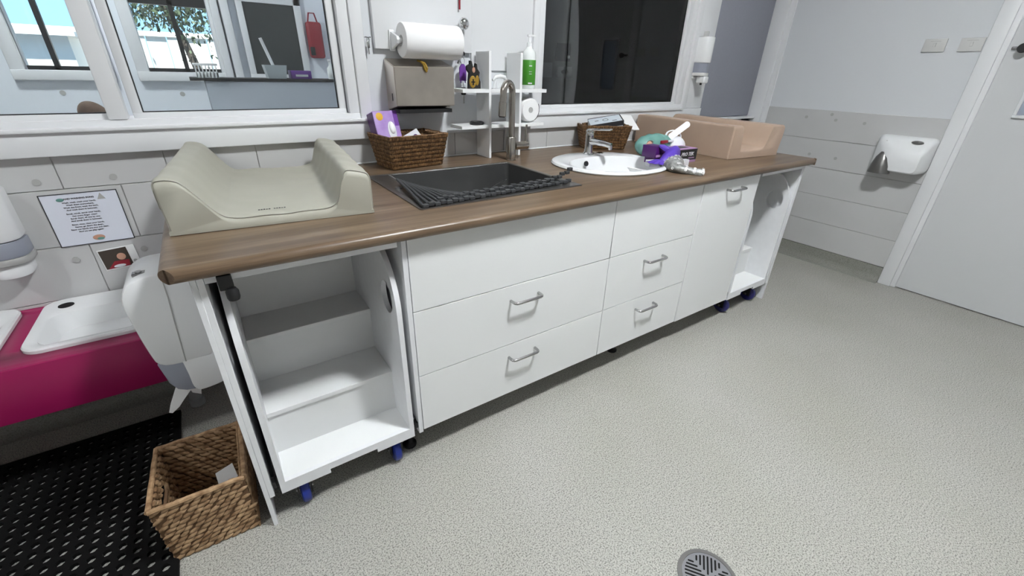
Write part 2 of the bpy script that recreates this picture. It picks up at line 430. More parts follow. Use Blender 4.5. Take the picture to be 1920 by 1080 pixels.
ar.box(-1.68, 0.752, YW-0.034, YW, 1.012, 1.092, 0.004).box(-1.68, 0.752, YW-0.045, YW+0.01, 1.086, 1.098, 0.003)
ar.box(0.700, 0.750, YW-0.030, YW, 1.095, 2.2, 0.005)
ar.build('architrave', 'trim_paint', W1)
ar = MB()
ar.box(1.625, 3.185, YW-0.030, YW, 1.012, 1.092, 0.004).box(1.66, 2.96, YW-0.042, YW+0.01, 1.084, 1.096, 0.003)
ar.box(1.625, 1.664, YW-0.028, YW, 1.092, 2.2, 0.004)
ar.box(2.951, 3.00, YW-0.030, YW, 1.092, 2.2, 0.005).box(3.00, 3.185, YW-0.022, YW, 1.092, 2.2, 0.004)
ar.build('architrave', 'trim_paint', W2)
# grey board beyond the window and its white ledge
o = MB().box(3.19, 3.866, YW-0.014, YW-0.001, 1.022, 2.3, 0.003).build('wall_board', 'grey_board'); tag(o, 'tall slate grey board on wall in the far corner', 'board')
t = thing('wall_ledge', 'short white ledge below the slate grey board in corner', 'ledge', (3.67, YW-0.04, 0.99))
MB().box(3.46, 3.866, YW-0.075, YW-0.002, 1.004, 1.018, 0.002).build('ledge_board', 'trim_paint', t)
MB().box(3.80, 3.82, YW-0.065, YW-0.002, 0.975, 1.004).build('bracket', 'black_plastic', t)

# ---- door in the right wall
d = MB()
d.box(XR-0.028, XR+0.1, -0.385, -0.312, 0.0, 2.16, 0.005).box(XR-0.028, XR+0.1, -1.45, -1.38, 0, 2.16, 0.005).box(XR-0.028, XR+0.1, -1.45, -0.312, 2.10, 2.18, 0.005)
D = struct(d, 'door_1', 'trim_paint', smooth=True)
MB().box(XR-0.016, XR+0.08, -0.412, -0.380, 0.0, 2.1, 0.004).build('door_stop', 'trim_paint', D)
PW = (-0.79, -0.566, 1.14, 1.63)
def panel_with_hole(x0, x1, y0, y1, z0, z1, h):
    return MB().box(x0, x1, y0, y1, z0, h[2]).box(x0, x1, y0, y1, h[3], z1).box(x0, x1, y0, h[0], h[2], h[3]).box(x0, x1, h[1], y1, h[2], h[3])
panel_with_hole(XR+0.045, XR+0.06, -1.45, -0.38, 0.0, 2.12, PW).build('light_block', 'black_plastic', D, False)  # black sheet added behind the leaf to stop sky light leaking in
leaf = panel_with_hole(XR, XR+0.04, -1.38, -0.412, 0.006, 2.1, PW).build('door_leaf', 'door_paint', D, False)
vp = MB()
vp.box(XR-0.014, XR+0.001, -0.80, -0.556, 1.130, 1.146, 0.003).box(XR-0.014, XR+0.001, -0.572, -0.556, 1.146, 1.63, 0.003).box(XR-0.014, XR+0.001, -0.80, -0.784, 1.146, 1.63, 0.003).box(XR-0.014, XR+0.001, -0.80, -0.556, 1.624, 1.64, 0.003)
vp = vp.build('viewing_frame', 'trim_paint', leaf)
MB().quad((XR+0.01, -0.79, 1.14), (XR+0.01, -0.566, 1.14), (XR+0.01, -0.566, 1.63), (XR+0.01, -0.79, 1.63)).build('viewing_pane', 'frosted_pane', leaf, False)
MB().lathe([(0, -0.03), (0.022, -0.03), (0.024, -0.02), (0.018, 0.0), (0.012, 0.02), (0.0, 0.02)], (XR-0.02, -0.475, 1.475), 20, 'x').build('door_knob', 'black_plastic', leaf)
MB().box(XR-0.012, XR+0.001, -0.46, -0.425, 1.468, 1.484, 0.003).build('latch_plate', 'handle_metal', leaf)

# ------------------------------------------------------------------ ceiling lights
for px, py, st, where in PANELS:
    emission('panel_light', (0.955, 0.985, 1.0), st)
    t = thing('ceiling_light', 'flat white square ceiling light '+where, 'light', (px, py, CEIL-0.03), 0, 'ceiling lights')
    f = MB(); h = 0.18
    for q in ((-h, h, -h, -h+0.02), (-h, h, h-0.02, h), (-h, -h+0.02, -h, h), (h-0.02, h, -h, h)): f.box(px+q[0], px+q[1], py+q[2], py+q[3], CEIL-0.03, CEIL)
    f.build('frame', 'trim_paint', t, False)
    MB().box(px-h+0.02, px+h-0.02, py-h+0.02, py+h-0.02, CEIL-0.022, CEIL-0.002).build('diffuser', 'panel_light', t, False)

# ------------------------------------------------------------------ rooms seen through the windows
b = MB()
for x0, x1, z0, z1 in [(-3.2, -0.746, 0, CEIL), (-0.746, -0.36, 0, 1.238), (-0.746, -0.36, 2.0, CEIL), (-0.36, -0.115, 0, CEIL), (-0.115, 0.33, 0, 1.238), (-0.115, 0.33, 2.0, CEIL), (0.33, 1.25, 0, CEIL)]:
    b.box(x0, x1, 3.2, 3.3, z0, z1)
far = struct(b, 'wall_far', 'far_paint')
struct(MB().box(1.25, 1.33, YW+0.14, 3.3, 0, CEIL), 'wall_divider', 'far_paint')
b = MB()
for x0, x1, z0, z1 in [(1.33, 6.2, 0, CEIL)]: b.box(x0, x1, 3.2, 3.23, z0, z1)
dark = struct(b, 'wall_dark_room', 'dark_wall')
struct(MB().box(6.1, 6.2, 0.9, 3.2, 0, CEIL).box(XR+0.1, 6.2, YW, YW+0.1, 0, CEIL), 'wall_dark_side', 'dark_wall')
struct(MB().box(1.33, 1.345, YW+0.14, 3.2, 0, CEIL), 'wall_dark_lining', 'dark_wall')  # added sheet, coloured dark as if the room were unlit
struct(MB().box(1.345, 6.1, YW+0.14, 3.2, 0.0, 0.01), 'dark_floor_sheet', 'dark_wall')  # sheet added over the floor, its dark colour standing in for shade
def outer_window(name, x0, x1, muls):
    f = MB()
    f.box(x0-0.07, x0, 3.17, 3.22, 1.18, 2.05, 0.004).box(x1, x1+0.05, 3.17, 3.22, 1.18, 2.05, 0.004).box(x0-0.07, x1+0.05, 3.16, 3.22, 1.178, 1.238, 0.004).box(x0-0.07, x1+0.05, 3.17, 3.22, 1.98, 2.05, 0.004)
    Wn = struct(f, name, 'trim_paint', smooth=True)
    g = MB()
    for mx in muls: g.box(mx-0.014, mx+0.014, 3.24, 3.28, 1.238, 2.0)
    g.box(x0, x1, 3.24, 3.28, 1.238, 1.262).box(x0, x1, 3.24, 3.28, 1.66, 2.0)
    g.build('dark_frame', 'black_plastic', Wn, False)
    MB().box(x0, x1, 3.255, 3.26, 1.238, 2.0).build('pane', 'pane', Wn, False)
outer_window('window_3', -0.746, -0.36, [-0.60])
outer_window('window_4', -0.115, 0.33, [0.115])
f = MB(); f.box(0.52, 0.97, 3.17, 3.2, 1.18, 1.235, 0.003).box(0.52, 0.565, 3.17, 3.2, 1.235, 1.8, 0.003).box(0.92, 0.97, 3.17, 3.2, 1.235, 1.8, 0.003).box(0.52, 0.97, 3.17, 3.2, 1.72, 1.8, 0.003)
wn = struct(f, 'window_5', 'trim_paint', smooth=True); MB().box(0.565, 0.92, 3.185, 3.199, 1.235, 1.72).build('pane', 'dark_panel', wn, False)
struct(MB().box(0.35, 0.40, 3.10, 3.2, 0, CEIL, 0.01).box(0.41, 0.47, 3.12, 3.2, 0, CEIL, 0.012), 'trim_8', 'trim_paint', smooth=True)
for x in (-0.52, 0.02, 0.1): pass
caps_far = MB()
for i, (x, z) in enumerate(((-0.62, 1.10), (0.04, 1.09))):
    o = MB().lathe([(0, 0), (0.016, 0), (0.016, 0.003), (0, 0.003)], (x, 3.197, z), 16, 'y').build('screw_cap', 'grey_cap', far)
t = thing('half_wall', 'blue grey half wall behind the left window', 'half wall', (0.71, 2.1, 0))
MB().box(0.178, 1.25, 2.0, 2.2, 0, 1.212, 0.004).build('panel', 'half_wall', t)
MB().box(0.11, 0.93, 1.98, 2.24, 1.214, 1.228).build('shelf_board', 'black_plastic', t, False)
ZS = 1.228
t = thing('plastic_basket', 'white plastic basket with slots on shelf behind left window', 'basket', (0.2, 2.06, ZS))
for k in range(7): MB().box(0.146+0.016*k, 0.152+0.016*k, 2.010, 2.014, ZS+0.004, ZS+0.066).build('slat', 'plastic_white', t, False)
MB().box(0.142, 0.256, 2.008, 2.11, ZS+0.060, ZS+0.072, 0.002).box(0.146, 0.25, 2.01, 2.105, ZS, ZS+0.03, 0.002).build('tray', 'plastic_white', t)
t = thing('clear_tub', 'clear square plastic tub on shelf behind left window', 'tub', (0.547, 2.07, ZS))
MB().prism([(0.50, ZS), (0.595, ZS), (0.607, ZS+0.072), (0.487, ZS+0.072)], 'y', 2.01, 2.12).build('tub_body', 'tub_plastic', t)
MB().tube([(0.545, 2.05, ZS+0.05), (0.50, 2.05, ZS+0.21)], 0.009, 10).build('stick', 'plastic_white', t)
t = thing('small_box', 'purple box beside the clear tub behind left window', 'box', (0.68, 2.07, ZS))
MB().box(0.625, 0.74, 2.02, 2.12, ZS, ZS+0.045, 0.002).build('carton', 'purple', t)
MB().box(0.65, 0.72, 2.0195, 2.0205, ZS+0.012, ZS+0.024).build('print', 'box_white', t)
t = thing('spray_bottle', 'small clear bottle at the shelf end behind left window', 'bottle', (0.87, 2.06, ZS))
MB().lathe([(0, 0), (0.022, 0), (0.024, 0.01), (0.024, 0.06), (0.010, 0.078), (0.010, 0.1), (0, 0.1)], (0.87, 2.06, ZS), 20).build('bottle_body', 'glass_bottle', t)
MB().box(0.855, 0.885, 2.05, 2.07, ZS+0.1, ZS+0.112, 0.003).build('nozzle', 'plastic_white', t)
t = thing('red_bag', 'red bag hanging on wall behind the left window', 'bag', (1.03, 3.15, 1.36))
MB().box(0.985, 1.10, 3.12, 3.19, 1.36, 1.62, 0.02, 3).build('bag_body', 'red', t)
MB().tube([(1.0, 3.15, 1.60), (1.02, 3.15, 1.68), (1.06, 3.15, 1.68), (1.08, 3.15, 1.60)], 0.006, 8).build('strap', 'red', t)
MB().box(0.985, 1.02, 3.105, 3.12, 1.38, 1.44, 0.004).build('pocket', 'black_plastic', t)
o = MB().ball((-0.205, 1.13, 1.108), 0.045, 0.05, 0.062, 20, 14, Matrix.Translation((-0.205, 1.13, 1.108)) @ Matrix.Rotation(R(-25), 4, 'Y') @ Matrix.Translation((0.205, -1.13, -1.108))).box(-0.26, -0.17, 1.1, 1.16, 1.0985, 1.102).build('rounded_stone', 'brown_soft'); tag(o, 'brown rounded lump on sill behind left window pane', 'stone')
# dark room
struct(MB().box(4.33, 4.42, 3.15, 3.2, 0, 2.1).box(5.25, 5.33, 3.15, 3.2, 0, 2.1).box(4.33, 5.33, 3.15, 3.2, 2.05, 2.13), 'door_2', 'dark_trim')
for nm, q, mm, lb in [('notice_card', (3.62, 3.84, 1.42, 1.60), 'dark_card2', 'black notice on wall inside the dark window'), ('notice_card', (3.66, 3.88, 1.25, 1.365), 'dark_card', 'pale card with dark blot inside the dark window'), ('notice_card', (3.42, 3.58, 1.25, 1.40), 'dark_trim', 'grey card left of the pale one inside dark window')]:
    t = thing(nm, lb, 'notice', ((q[0]+q[1])/2, 3.19, q[2]))
    MB().box(q[0], q[1], 3.19, 3.2, q[2], q[3]).build('sheet', mm, t, False)
    if mm == 'dark_card': MB().ball((3.77, 3.19, 1.31), 0.055, 0.004, 0.025).build('print', 'dark_card2', t)
    if mm == 'dark_card2': MB().box(3.79, 3.83, 3.187, 3.191, 1.45, 1.48).build('print', 'dark_card', t, False)
# outside
struct(MB().box(-6, 8, 3.3, 12, -0.2, -0.1), 'ground_outside', 'soil')
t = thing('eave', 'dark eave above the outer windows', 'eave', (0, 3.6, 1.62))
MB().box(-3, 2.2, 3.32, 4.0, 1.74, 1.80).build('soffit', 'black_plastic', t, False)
t = thing('garden_fence', 'pale upright sheet fence outside beyond left window', 'fence', (0, 6.0, -0.1))
for k in range(36):
    MB().box(-3.6+0.2*k, -3.41+0.2*k, 6.0+0.012*(k % 2), 6.03+0.012*(k % 2), -0.1, 1.60).build('fence_panel', 'fence', t, False)
MB().box(-3.6, 3.6, 5.985, 6.0, 1.57, 1.62).build('fence_rail', 'fence', t, False)
t = thing('garden_tree', 'leafy tree outside behind the left window', 'tree', (0.05, 5.2, -0.1))
MB().tube([(0.3, 5.2, -0.1), (0.28, 5.2, 0.9), (0.16, 5.2, 1.5), (0.0, 5.2, 2.0)], [0.06, 0.05, 0.035, 0.02], 10).build('trunk', 'bark', t)
b = MB()
for k in range(2600):
    a = random.random()*2*PI; rr = random.random()**0.5
    c = Vector((0.05+rr*0.55*math.cos(a), 5.2+rr*0.3*math.sin(a), 1.86+random.gauss(0, 0.20)))
    if c.x < 0.1 and c.z < 1.60: c.z += 0.3
    Q = Matrix.Translation(c) @ Euler((random.random()*6, random.random()*6, random.random()*6)).to_matrix().to_4x4()
    s_ = random.uniform(0.018, 0.035)
    b.quad(*[Q @ Vector(p) for p in ((-s_, 0, 0), (0, -s_*0.45, 0), (s_, 0, 0), (0, s_*0.45, 0))])
b.build('foliage', 'leaf', t, False, kind='stuff')
t = thing('garden_shed', 'white shed outside beyond the far left window', 'shed', (-1.35, 5.4, -0.1))
MB().box(-2.2, -0.75, 5.1, 5.9, -0.1, 1.50).build('shed_wall', 'fence', t, False)
MB().prism([(-2.3, 1.50), (-0.68, 1.50), (-0.68, 1.54), (-2.3, 1.60)], 'y', 5.0, 5.95).build('shed_roof', 'plastic_white', t, False)
MB().box(-2.0, -1.3, 5.088, 5.1, 0.8, 1.22).build('shed_opening', 'plastic_grey', t, False)

# ------------------------------------------------------------------ the bench
ZT = 0.90
WX0, WX1, WY0, WY1, WZ0 = -0.048, 2.945, -0.033, YW-0.008, 0.865
NR = 0.0175
top = MB().box(WX0+NR, WX1-NR, WY0+NR, WY1, WZ0, ZT).build('worktop', 'wood', smooth=False); tag(top, 'long brown wood-grain worktop with rounded front edge', 'worktop')
c1 = MB().prism(rrect(0.690, 1.290, 0.16, 0.648, 0.015), 'z', 0.8, 1.0).build('cutter', 'wood')
BC = (1.735, 0.40)
c2 = MB().prism([(BC[0]+0.262*math.cos(2*PI*i/48), BC[1]+0.235*math.sin(2*PI*i/48)) for i in range(48)], 'z', 0.8, 1.0).build('cutter', 'wood')
cut(top, [c1, c2])
def add_noses(o):
    q = MB(); q.bm.from_mesh(o.data); zc = (WZ0+ZT)/2; hz = (ZT-WZ0)/2
    def nose(axis, a0, a1, base, sgn, end0, end1):
        pr = [(base-sgn*0.0, WZ0)]+[(base+sgn*NR*math.cos(R(t_)), zc+hz*math.sin(R(t_))) for t_ in range(-80, 81, 16)]+[(base, ZT)]
        A = []; B = []
        for p, z in pr:
            d = abs(p-base)/NR
            e0 = a0+end0(p); e1 = a1+end1(p)
            A.append((e0, p, z) if axis == 'x' else (p, e0, z)); B.append((e1, p, z) if axis == 'x' else (p, e1, z))
        n = len(pr); V = A+B; F = [tuple(range(n)), tuple(range(n, 2*n))]+[(i, (i+1) % n, n+(i+1) % n, n+i) for i in range(n)]
        vs = [q.bm.verts.new(v) for v in V]; fs = [q.bm.faces.new([vs[i] for i in f]) for f in F]
        bmesh.ops.recalc_face_normals(q.bm, faces=fs)
    chl, chr_ = 0.030, 0.014
    # front nose: ends follow the clipped corners
    nose('x', WX0, WX1, WY0+NR, -1, lambda p: max(chl-(p-WY0), 0.0), lambda p: -max(chr_-(p-WY0), 0.0))
    nose('y', WY0, WY1, WX0+NR, -1, lambda p: max(chl-(p-WX0), NR*0.0), lambda p: 0.0)
    nose('y', WY0, WY1, WX1-NR, 1, lambda p: max(chr_-(WX1-p), 0.0), lambda p: 0.0)
    q.bm.to_mesh(o.data); q.bm.free()
add_noses(top)
top.data.polygons.foreach_set('use_smooth', [True]*len(top.data.polygons)); top.data.set_sharp_from_angle(angle=R(38))
# upstand bead of sealant along the wall
o = MB().tube([(-0.04, YW-0.008, ZT+0.002), (2.94, YW-0.008, ZT+0.002)], 0.004, 8).build('sealant_bead', 'trim_paint', top)

ZB, Z1, Z2 = 0.129, 0.3676, 0.6175
def handle(parent, xc, z, y=0.0, wd=0.125):
    h = wd/2; d = 0.032; r = 0.0055; k = 0.014
    path = [(xc-h, y+0.004, z), (xc-h, y-d+k, z)]
    path += [(xc-h+k-k*math.cos(R(a)), y-d+k-k*math.sin(R(a)), z) for a in (30, 60, 90)]
    path += [(xc+h-k+k*math.sin(R(a)), y-d+k-k*math.cos(R(a)), z) for a in (0, 30, 60)]
    path += [(xc+h, y-d+k, z), (xc+h, y+0.004, z)]
    MB().tube(path, r, 12).build('handle', 'handle_metal', parent)
def legs(t, xs, ys=(0.24, 0.75)):
    for x in xs:
        for y in ys:
            MB().lathe([(0, 0), (0.026, 0), (0.026, 0.008), (0.014, 0.016), (0.014, ZB-0.02), (0.026, ZB-0.015), (0.026, ZB), (0, ZB)], (x, y, 0.0), 16).build('leg', 'black_plastic', t)
def cabinet(x0, x1, label):
    t = thing('drawer_cabinet', label, 'cabinet', ((x0+x1)/2, 0.45, 0.0), 0, 'white drawer cabinets')
    g = MB().box(x0, x0+0.016, 0.02, 0.86, ZB, 0.86).box(x1-0.016, x1, 0.02, 0.86, ZB, 0.86).box(x0+0.016, x1-0.016, 0.02, 0.86, ZB, ZB+0.016).box(x0+0.016, x1-0.016, 0.85, 0.86, ZB+0.016, 0.86)
    g.build('carcass', 'laminate', t, False)
    return t
def front(t, name, x0, x1, z0, z1, y=0.0):
    return MB().box(x0+0.0014, x1-0.0014, y, y+0.017, z0+0.0014, z1-0.0014, 0.0008, 1).build(name, 'laminate', t)
cabA = cabinet(XA, XB, 'wide white drawer cabinet under the square steel sink')
cabB = cabinet(XB, XC, 'narrower white drawer cabinet under the oval white basin')
for t, x0, x1, hx in ((cabA, XA, XB, 0.947), (cabB, XB, XC, 1.665)):
    front(t, 'drawer_front', x0, x1, Z2, 0.860)
    d2 = front(t, 'drawer', x0, x1, Z1, Z2); handle(d2, hx, 0.556)
    d1 = front(t, 'drawer', x0, x1, ZB, Z1); handle(d1, hx-0.003, 0.308)
legs(cabA, (XA+0.06, XB-0.06)); legs(cabB, (XC-0.06,)); legs(cabB, (XB+0.24,), (0.115, 0.75))
t = thing('pull_out_cabinet', 'white cabinet with one tall front and a high handle', 'cabinet', ((XC+XD)/2, 0.45, 0))
MB().box(XC, XC+0.016, 0.02, 0.86, ZB, 0.86).box(XD-0.016, XD, 0.02, 0.86, ZB, 0.86).box(XC+0.016, XD-0.016, 0.02, 0.86, ZB, ZB+0.016).box(XC+0.016, XD-0.016, 0.85, 0.86, ZB+0.016, 0.86).build('carcass', 'laminate', t, False)
dd = front(t, 'door', XC, XD, ZB, 0.860, -0.004); handle(dd, 2.195, 0.812, -0.004)
legs(t, (XC+0.2, XD-0.06))
def bay(x0, x1, label, left):
    t = thing('step_bay', label, 'cabinet bay', ((x0+x1)/2, 0.45, 0.0))
    if left:
        MB().box(x0, x0+0.0125, 0.0, 0.92, 0.0, 0.861, 0.0008, 1).build('end_panel', 'laminate_edge', t)
        MB().box(x0+0.0127, x0+0.027, 0.0, 0.92, 0.121, 0.861, 0.0008, 1).build('inner_panel', 'laminate_edge', t)
        MB().box(x1-0.0165, x1-0.001, 0.0, 0.86, 0.121, 0.861, 0.0008, 1).build('divider_panel', 'laminate_edge', t)
    else:
        MB().box(x1-0.0125, x1, 0.0, 0.92, 0.0, 0.861, 0.0008, 1).build('end_panel', 'laminate_edge', t)
        MB().box(x1-0.027, x1-0.0127, 0.0, 0.92, 0.121, 0.861, 0.0008, 1).build('inner_panel', 'laminate_edge', t)
        MB().box(x0+0.001, x0+0.0165, 0.004, 0.86, 0.121, 0.861, 0.0008, 1).build('divider_panel', 'laminate_edge', t)
    MB().box(x0+0.028, x1-0.028, 0.0, 0.016, 0.843, 0.861, 0.0008, 1).build('top_rail', 'laminate_edge', t)
    xs = [x0+0.029, x1-0.0165-0.009] if left else [x0+0.018, x1-0.036]
    for k, x in enumerate(xs):
        r_ = MB().box(x, x+0.008, 0.02, 0.55, 0.150, 0.180).build('slide_rail', 'handle_metal', t, False)
        MB().box(x-0.001, x+0.009, 0.005, 0.03, 0.145, 0.170, 0.002).build('slide_stop', 'black_plastic', r_)
    return t
bayL = bay(0.0, XA, 'open white bay with end panel reaching floor beside woven basket', True)
bayR = bay(XD, XE, 'open white bay with end panel near the hand dryer', False)
legs(bayL, (XA-0.030,), (0.085,))

# ---- rolling step units
def stepper(x0, x1, label, wheel, flip=False):
    t = thing('step_trolley', label, 'step trolley', ((x0+x1)/2, 0.3, 0.0), 0, 'rolling step units')
    side = [(0.0, 0.118), (0.52, 0.118), (0.52, 0.822), (0.17, 0.822)]+[(0.17-0.17*math.sin(R(a)), 0.62+0.202*math.cos(R(a))) for a in (8, 18, 28, 38, 48, 58, 68, 78, 84)]+[(0.0, 0.60)]
    th = 0.016
    for a in (x0, x1-th):
        s = MB().prism(side, 'x', a, a+th).build('side_panel', 'laminate_edge', t)
        cc = MB().prism([(0.085+0.048*math.cos(2*PI*i/32), 0.652+0.055*math.sin(2*PI*i/32)) for i in range(32)], 'x', a-0.02, a+th+0.02).build('cutter', 'laminate')
        for v in cc.data.vertices: v.co -= WLOC[t.name]
        cc.location = t.location; 
        cut(s, [cc])
        s.data.polygons.foreach_set('use_smooth', [True]*len(s.data.polygons)); s.data.set_sharp_from_angle(angle=R(38))
    a, c = x0+th, x1-th
    MB().prism([(x0+th, 0.118), (x0+0.145, 0.118), (x0+0.145, 0.134), (x1-0.135, 0.134), (x1-0.135, 0.118), (x1-th, 0.118), (x1-th, 0.160), (x0+th, 0.160)], 'y', 0.0, 0.016).build('base_rail', 'laminate_edge', t, False)
    MB().box(a, c, 0.016, 0.135, 0.144, 0.160).build('base_tread', 'laminate', t, False)
    MB().box(a, c, 0.135, 0.151, 0.144, 0.314).build('riser', 'laminate', t, False)
    MB().box(a, c, 0.128, 0.316, 0.314, 0.330, 0.001, 1).build('tread', 'laminate', t, False)
    MB().box(a, c, 0.316, 0.332, 0.314, 0.484).build('riser', 'laminate', t, False)
    MB().box(a, c, 0.309, 0.484, 0.484, 0.500, 0.001, 1).build('tread', 'laminate', t, False)
    MB().box(a, c, 0.484, 0.500, 0.484, 0.822).build('back_panel', 'laminate', t, False)
    MB().box(a, c, 0.151, 0.50, 0.118, 0.134).build('bottom_board', 'laminate', t, False)
    for wx in (x0+0.062, x1-0.062):
        for wy in (0.055, 0.44):
            k = MB().box(wx-0.028, wx+0.028, wy-0.03, wy+0.03, 0.110, 0.118).box(wx-0.022, wx-0.017, wy-0.022, wy+0.022, 0.036, 0.112).box(wx+0.017, wx+0.022, wy-0.022, wy+0.022, 0.036, 0.112).build('caster', 'black_plastic', t, False)
            MB().lathe([(0, -0.014), (0.040, -0.014), (0.046, -0.010), (0.048, 0.0), (0.046, 0.010), (0.040, 0.014), (0, 0.014)], (wx, wy, 0.048), 28, 'x').build('wheel', wheel, k)
            MB().lathe([(0, -0.026), (0.007, -0.026), (0.007, 0.026), (0, 0.026)], (wx, wy, 0.048), 12, 'x').build('axle', 'handle_metal', k)
    return t
stL = stepper(0.046, 0.480, 'white rolling steps with bright blue wheels beside the woven floor basket', 'blue_wheel')
stR = stepper(2.436, 2.855, 'white rolling steps with navy wheels at the hand dryer end', 'navy_wheel')
k = MB().box(0.052, 0.082, -0.012, 0.014, 0.822, 0.860, 0.003).lathe([(0, -0.0), (0.012, 0.0), (0.014, 0.006), (0.014, 0.022), (0.010, 0.03), (0, 0.03)], (0.075, -0.010, 0.796), 18).build('catch', 'black_plastic', bayL)

# ------------------------------------------------------------------ square sink with drying rack and tap
t = thing('kitchen_sink', 'dark stainless steel square sink set into the worktop', 'sink', (0.96, 0.4, 0.70))
fl = MB().prism(rrect(0.615, 1.302, 0.122, 0.668, 0.012), 'z', ZT, ZT+0.004).build('rim', 'rim_metal', t)
cc = MB().prism(rrect(0.702, 1.282, 0.172, 0.640, 0.02), 'z', 0.85, 0.95).build('cutter', 'wood')
for v in cc.data.vertices: v.co -= WLOC[t.name]
cc.location = t.location; cut(fl, [cc])
bb = MB()
o_ = rrect(0.700, 1.284, 0.170, 0.642, 0.02); i_ = rrect(0.702, 1.282, 0.172, 0.640, 0.02); bt = rrect(0.708, 1.276, 0.178, 0.634, 0.03); bt2 = rrect(0.722, 1.262, 0.192, 0.620, 0.03)
n = len(i_); V = [(p[0], p[1], ZT+0.003) for p in i_]+[(p[0], p[1], 0.714) for p in bt]+[(p[0], p[1], 0.704) for p in bt2]+[(p[0], p[1], ZT+0.003) for p in o_]+[(p[0]+(0.003 if p[0] > 1 else -0.003), p[1]+(0.003 if p[1] > .4 else -0.003), 0.700) for p in bt]
F = []
for i in range(n):
    j = (i+1) % n
    F += [(j, i, n+i, n+j), (n+j, n+i, 2*n+i, 2*n+j), (i, j, 3*n+j, 3*n+i), (3*n+i, 3*n+j, 4*n+j, 4*n+i)]
F += [tuple(range(2*n, 3*n)), tuple(reversed(range(4*n, 5*n)))]
bb.raw(V, F); bmesh.ops.recalc_face_normals(bb.bm, faces=bb.bm.faces[:])
bb.build('bowl', 'gunmetal', t)
MB().lathe([(0, 0.006), (0.02, 0.006), (0.035, 0.003), (0.045, 0.003), (0.045, 0.0), (0, 0)], (0.99, 0.45, 0.7045), 28).build('waste', 'brushed', t)
MB().tube([(0.700, 0.642, ZT+0.0045), (1.284, 0.642, ZT+0.0045)], 0.0022, 8).tube([(0.700, 0.642, ZT+0.0045), (0.700, 0.30, ZT+0.0045)], 0.0022, 8).build('edge_highlight', 'chrome', t)  # chrome lines stand in for the highlight along the bowl edge
MB().lathe([(0, 0), (0.014, 0), (0.013, 0.003), (0, 0.003)], (0.655, 0.415, ZT+0.004), 20).build('button', 'gunmetal', t)
MB().tube([(1.12, 0.60, 0.74), (1.11, 0.55, 0.80), (1.13, 0.50, 0.845), (1.17, 0.47, 0.87)], 0.0018, 6).build('loose_wire', 'chrome', t)
# drying rack, gathered at the front of the sink
t = thing('drying_rack', 'charcoal roll-up drying rack bunched along the sink front', 'drying rack', (0.95, 0.15, ZT+0.004))
zz = ZT+0.004
for dy, dz, x0, x1 in ((0.0, 0.0, 0.635, 1.275), (0.022, 0.008, 0.70, 1.30)):
    b = MB(); N = 30
    for i in range(N):
        x = x0+(x1-x0)*i/(N-1); tw = 0.05*(x-0.62)/0.69-0.008+(0.003 if i % 2 else -0.003)*(1 if dy else 0.4)
        lift = 0.03*max(0, (x-1.15)/0.15)**2 if dy > 0 else 0.0
        b.box(x-0.0105, x+0.0105, 0.132+dy+tw, 0.147+dy+tw, zz+dz+lift+(0.002 if i % 2 else 0), zz+dz+lift+0.012+(0.003 if i % 2 else 0), 0.002, 1)
    b.build('end_strip', 'silicone', t)
for i in range(13):
    s_ = i/12
    a = Vector((0.628+0.25*s_, 0.134+0.012*s_, zz+0.008))
    c = Vector((0.676+0.04*s_+0.04*s_*s_, 0.484-0.26*s_, zz+0.016-0.004*s_))
    mid = (a+c)/2+Vector((0.0, -0.010*s_, 0.002))
    MB().tube([a, mid, c], 0.0052, 8).build('rod', 'silicone', t)
for i in range(6):
    x0 = 0.78+0.05*i
    MB().tube([(x0, 0.172+0.004*i, zz+0.006), (x0+0.12, 0.180+0.002*i, zz+0.003), (x0+0.25, 0.172, zz+0.007)], 0.004, 8).build('rod', 'silicone', t)
# gooseneck tap
t = thing('gooseneck_tap', 'tall brushed steel gooseneck tap behind the square sink', 'tap', (1.354, 0.712, ZT))
MB().lathe([(0, 0), (0.026, 0), (0.026, 0.004), (0.0235, 0.006), (0.0235, 0.108), (0.021, 0.112), (0, 0.112)], (1.354, 0.712, ZT), 28).build('body', 'brushed', t)
P = []; rr = 0.036
dx, dy = -0.93, -0.36
P += [(1.354, 0.712, ZT+0.10), (1.354, 0.712, ZT+0.20), (1.354, 0.712, 1.205)]
for a in range(15, 166, 15):
    q = rr*(1-math.cos(R(a))); P.append((1.354+dx*q, 0.712+dy*q, 1.205+rr*1.25*math.sin(R(a))))
qe = 2*rr
P += [(1.354+dx*qe, 0.712+dy*qe, 1.195), (1.354+dx*(qe+0.004), 0.712+dy*(qe+.004), 1.170)]
MB().tube(P, 0.0155, 20).build('neck', 'brushed', t)
e0 = Vector(P[-1]); e1 = e0+Vector((dx*0.006, dy*0.006, -0.062))
MB().tube([e0, e0+(e1-e0)*0.03, e1-(e1-e0)*0.03, e1], [0.0165, 0.018, 0.018, 0.0165], 20).build('spray_head', 'brushed', t)
MB().tube([e1+(e1-e0)*-0.01, e1+(e1-e0)*0.06], 0.014, 16).build('outlet', 'black_plastic', t)
MB().lathe([(0, 0), (0.019, 0), (0.019, 0.040), (0.0195, 0.042), (0.0195, 0.075), (0.017, 0.078), (0, 0.078)], (1.372, 0.708, 0.968), 22, 'x').build('valve', 'brushed', t)
MB().tube([(1.438, 0.708, 0.975), (1.442, 0.709, 1.065)], 0.0052, 12).build('lever', 'brushed', t)

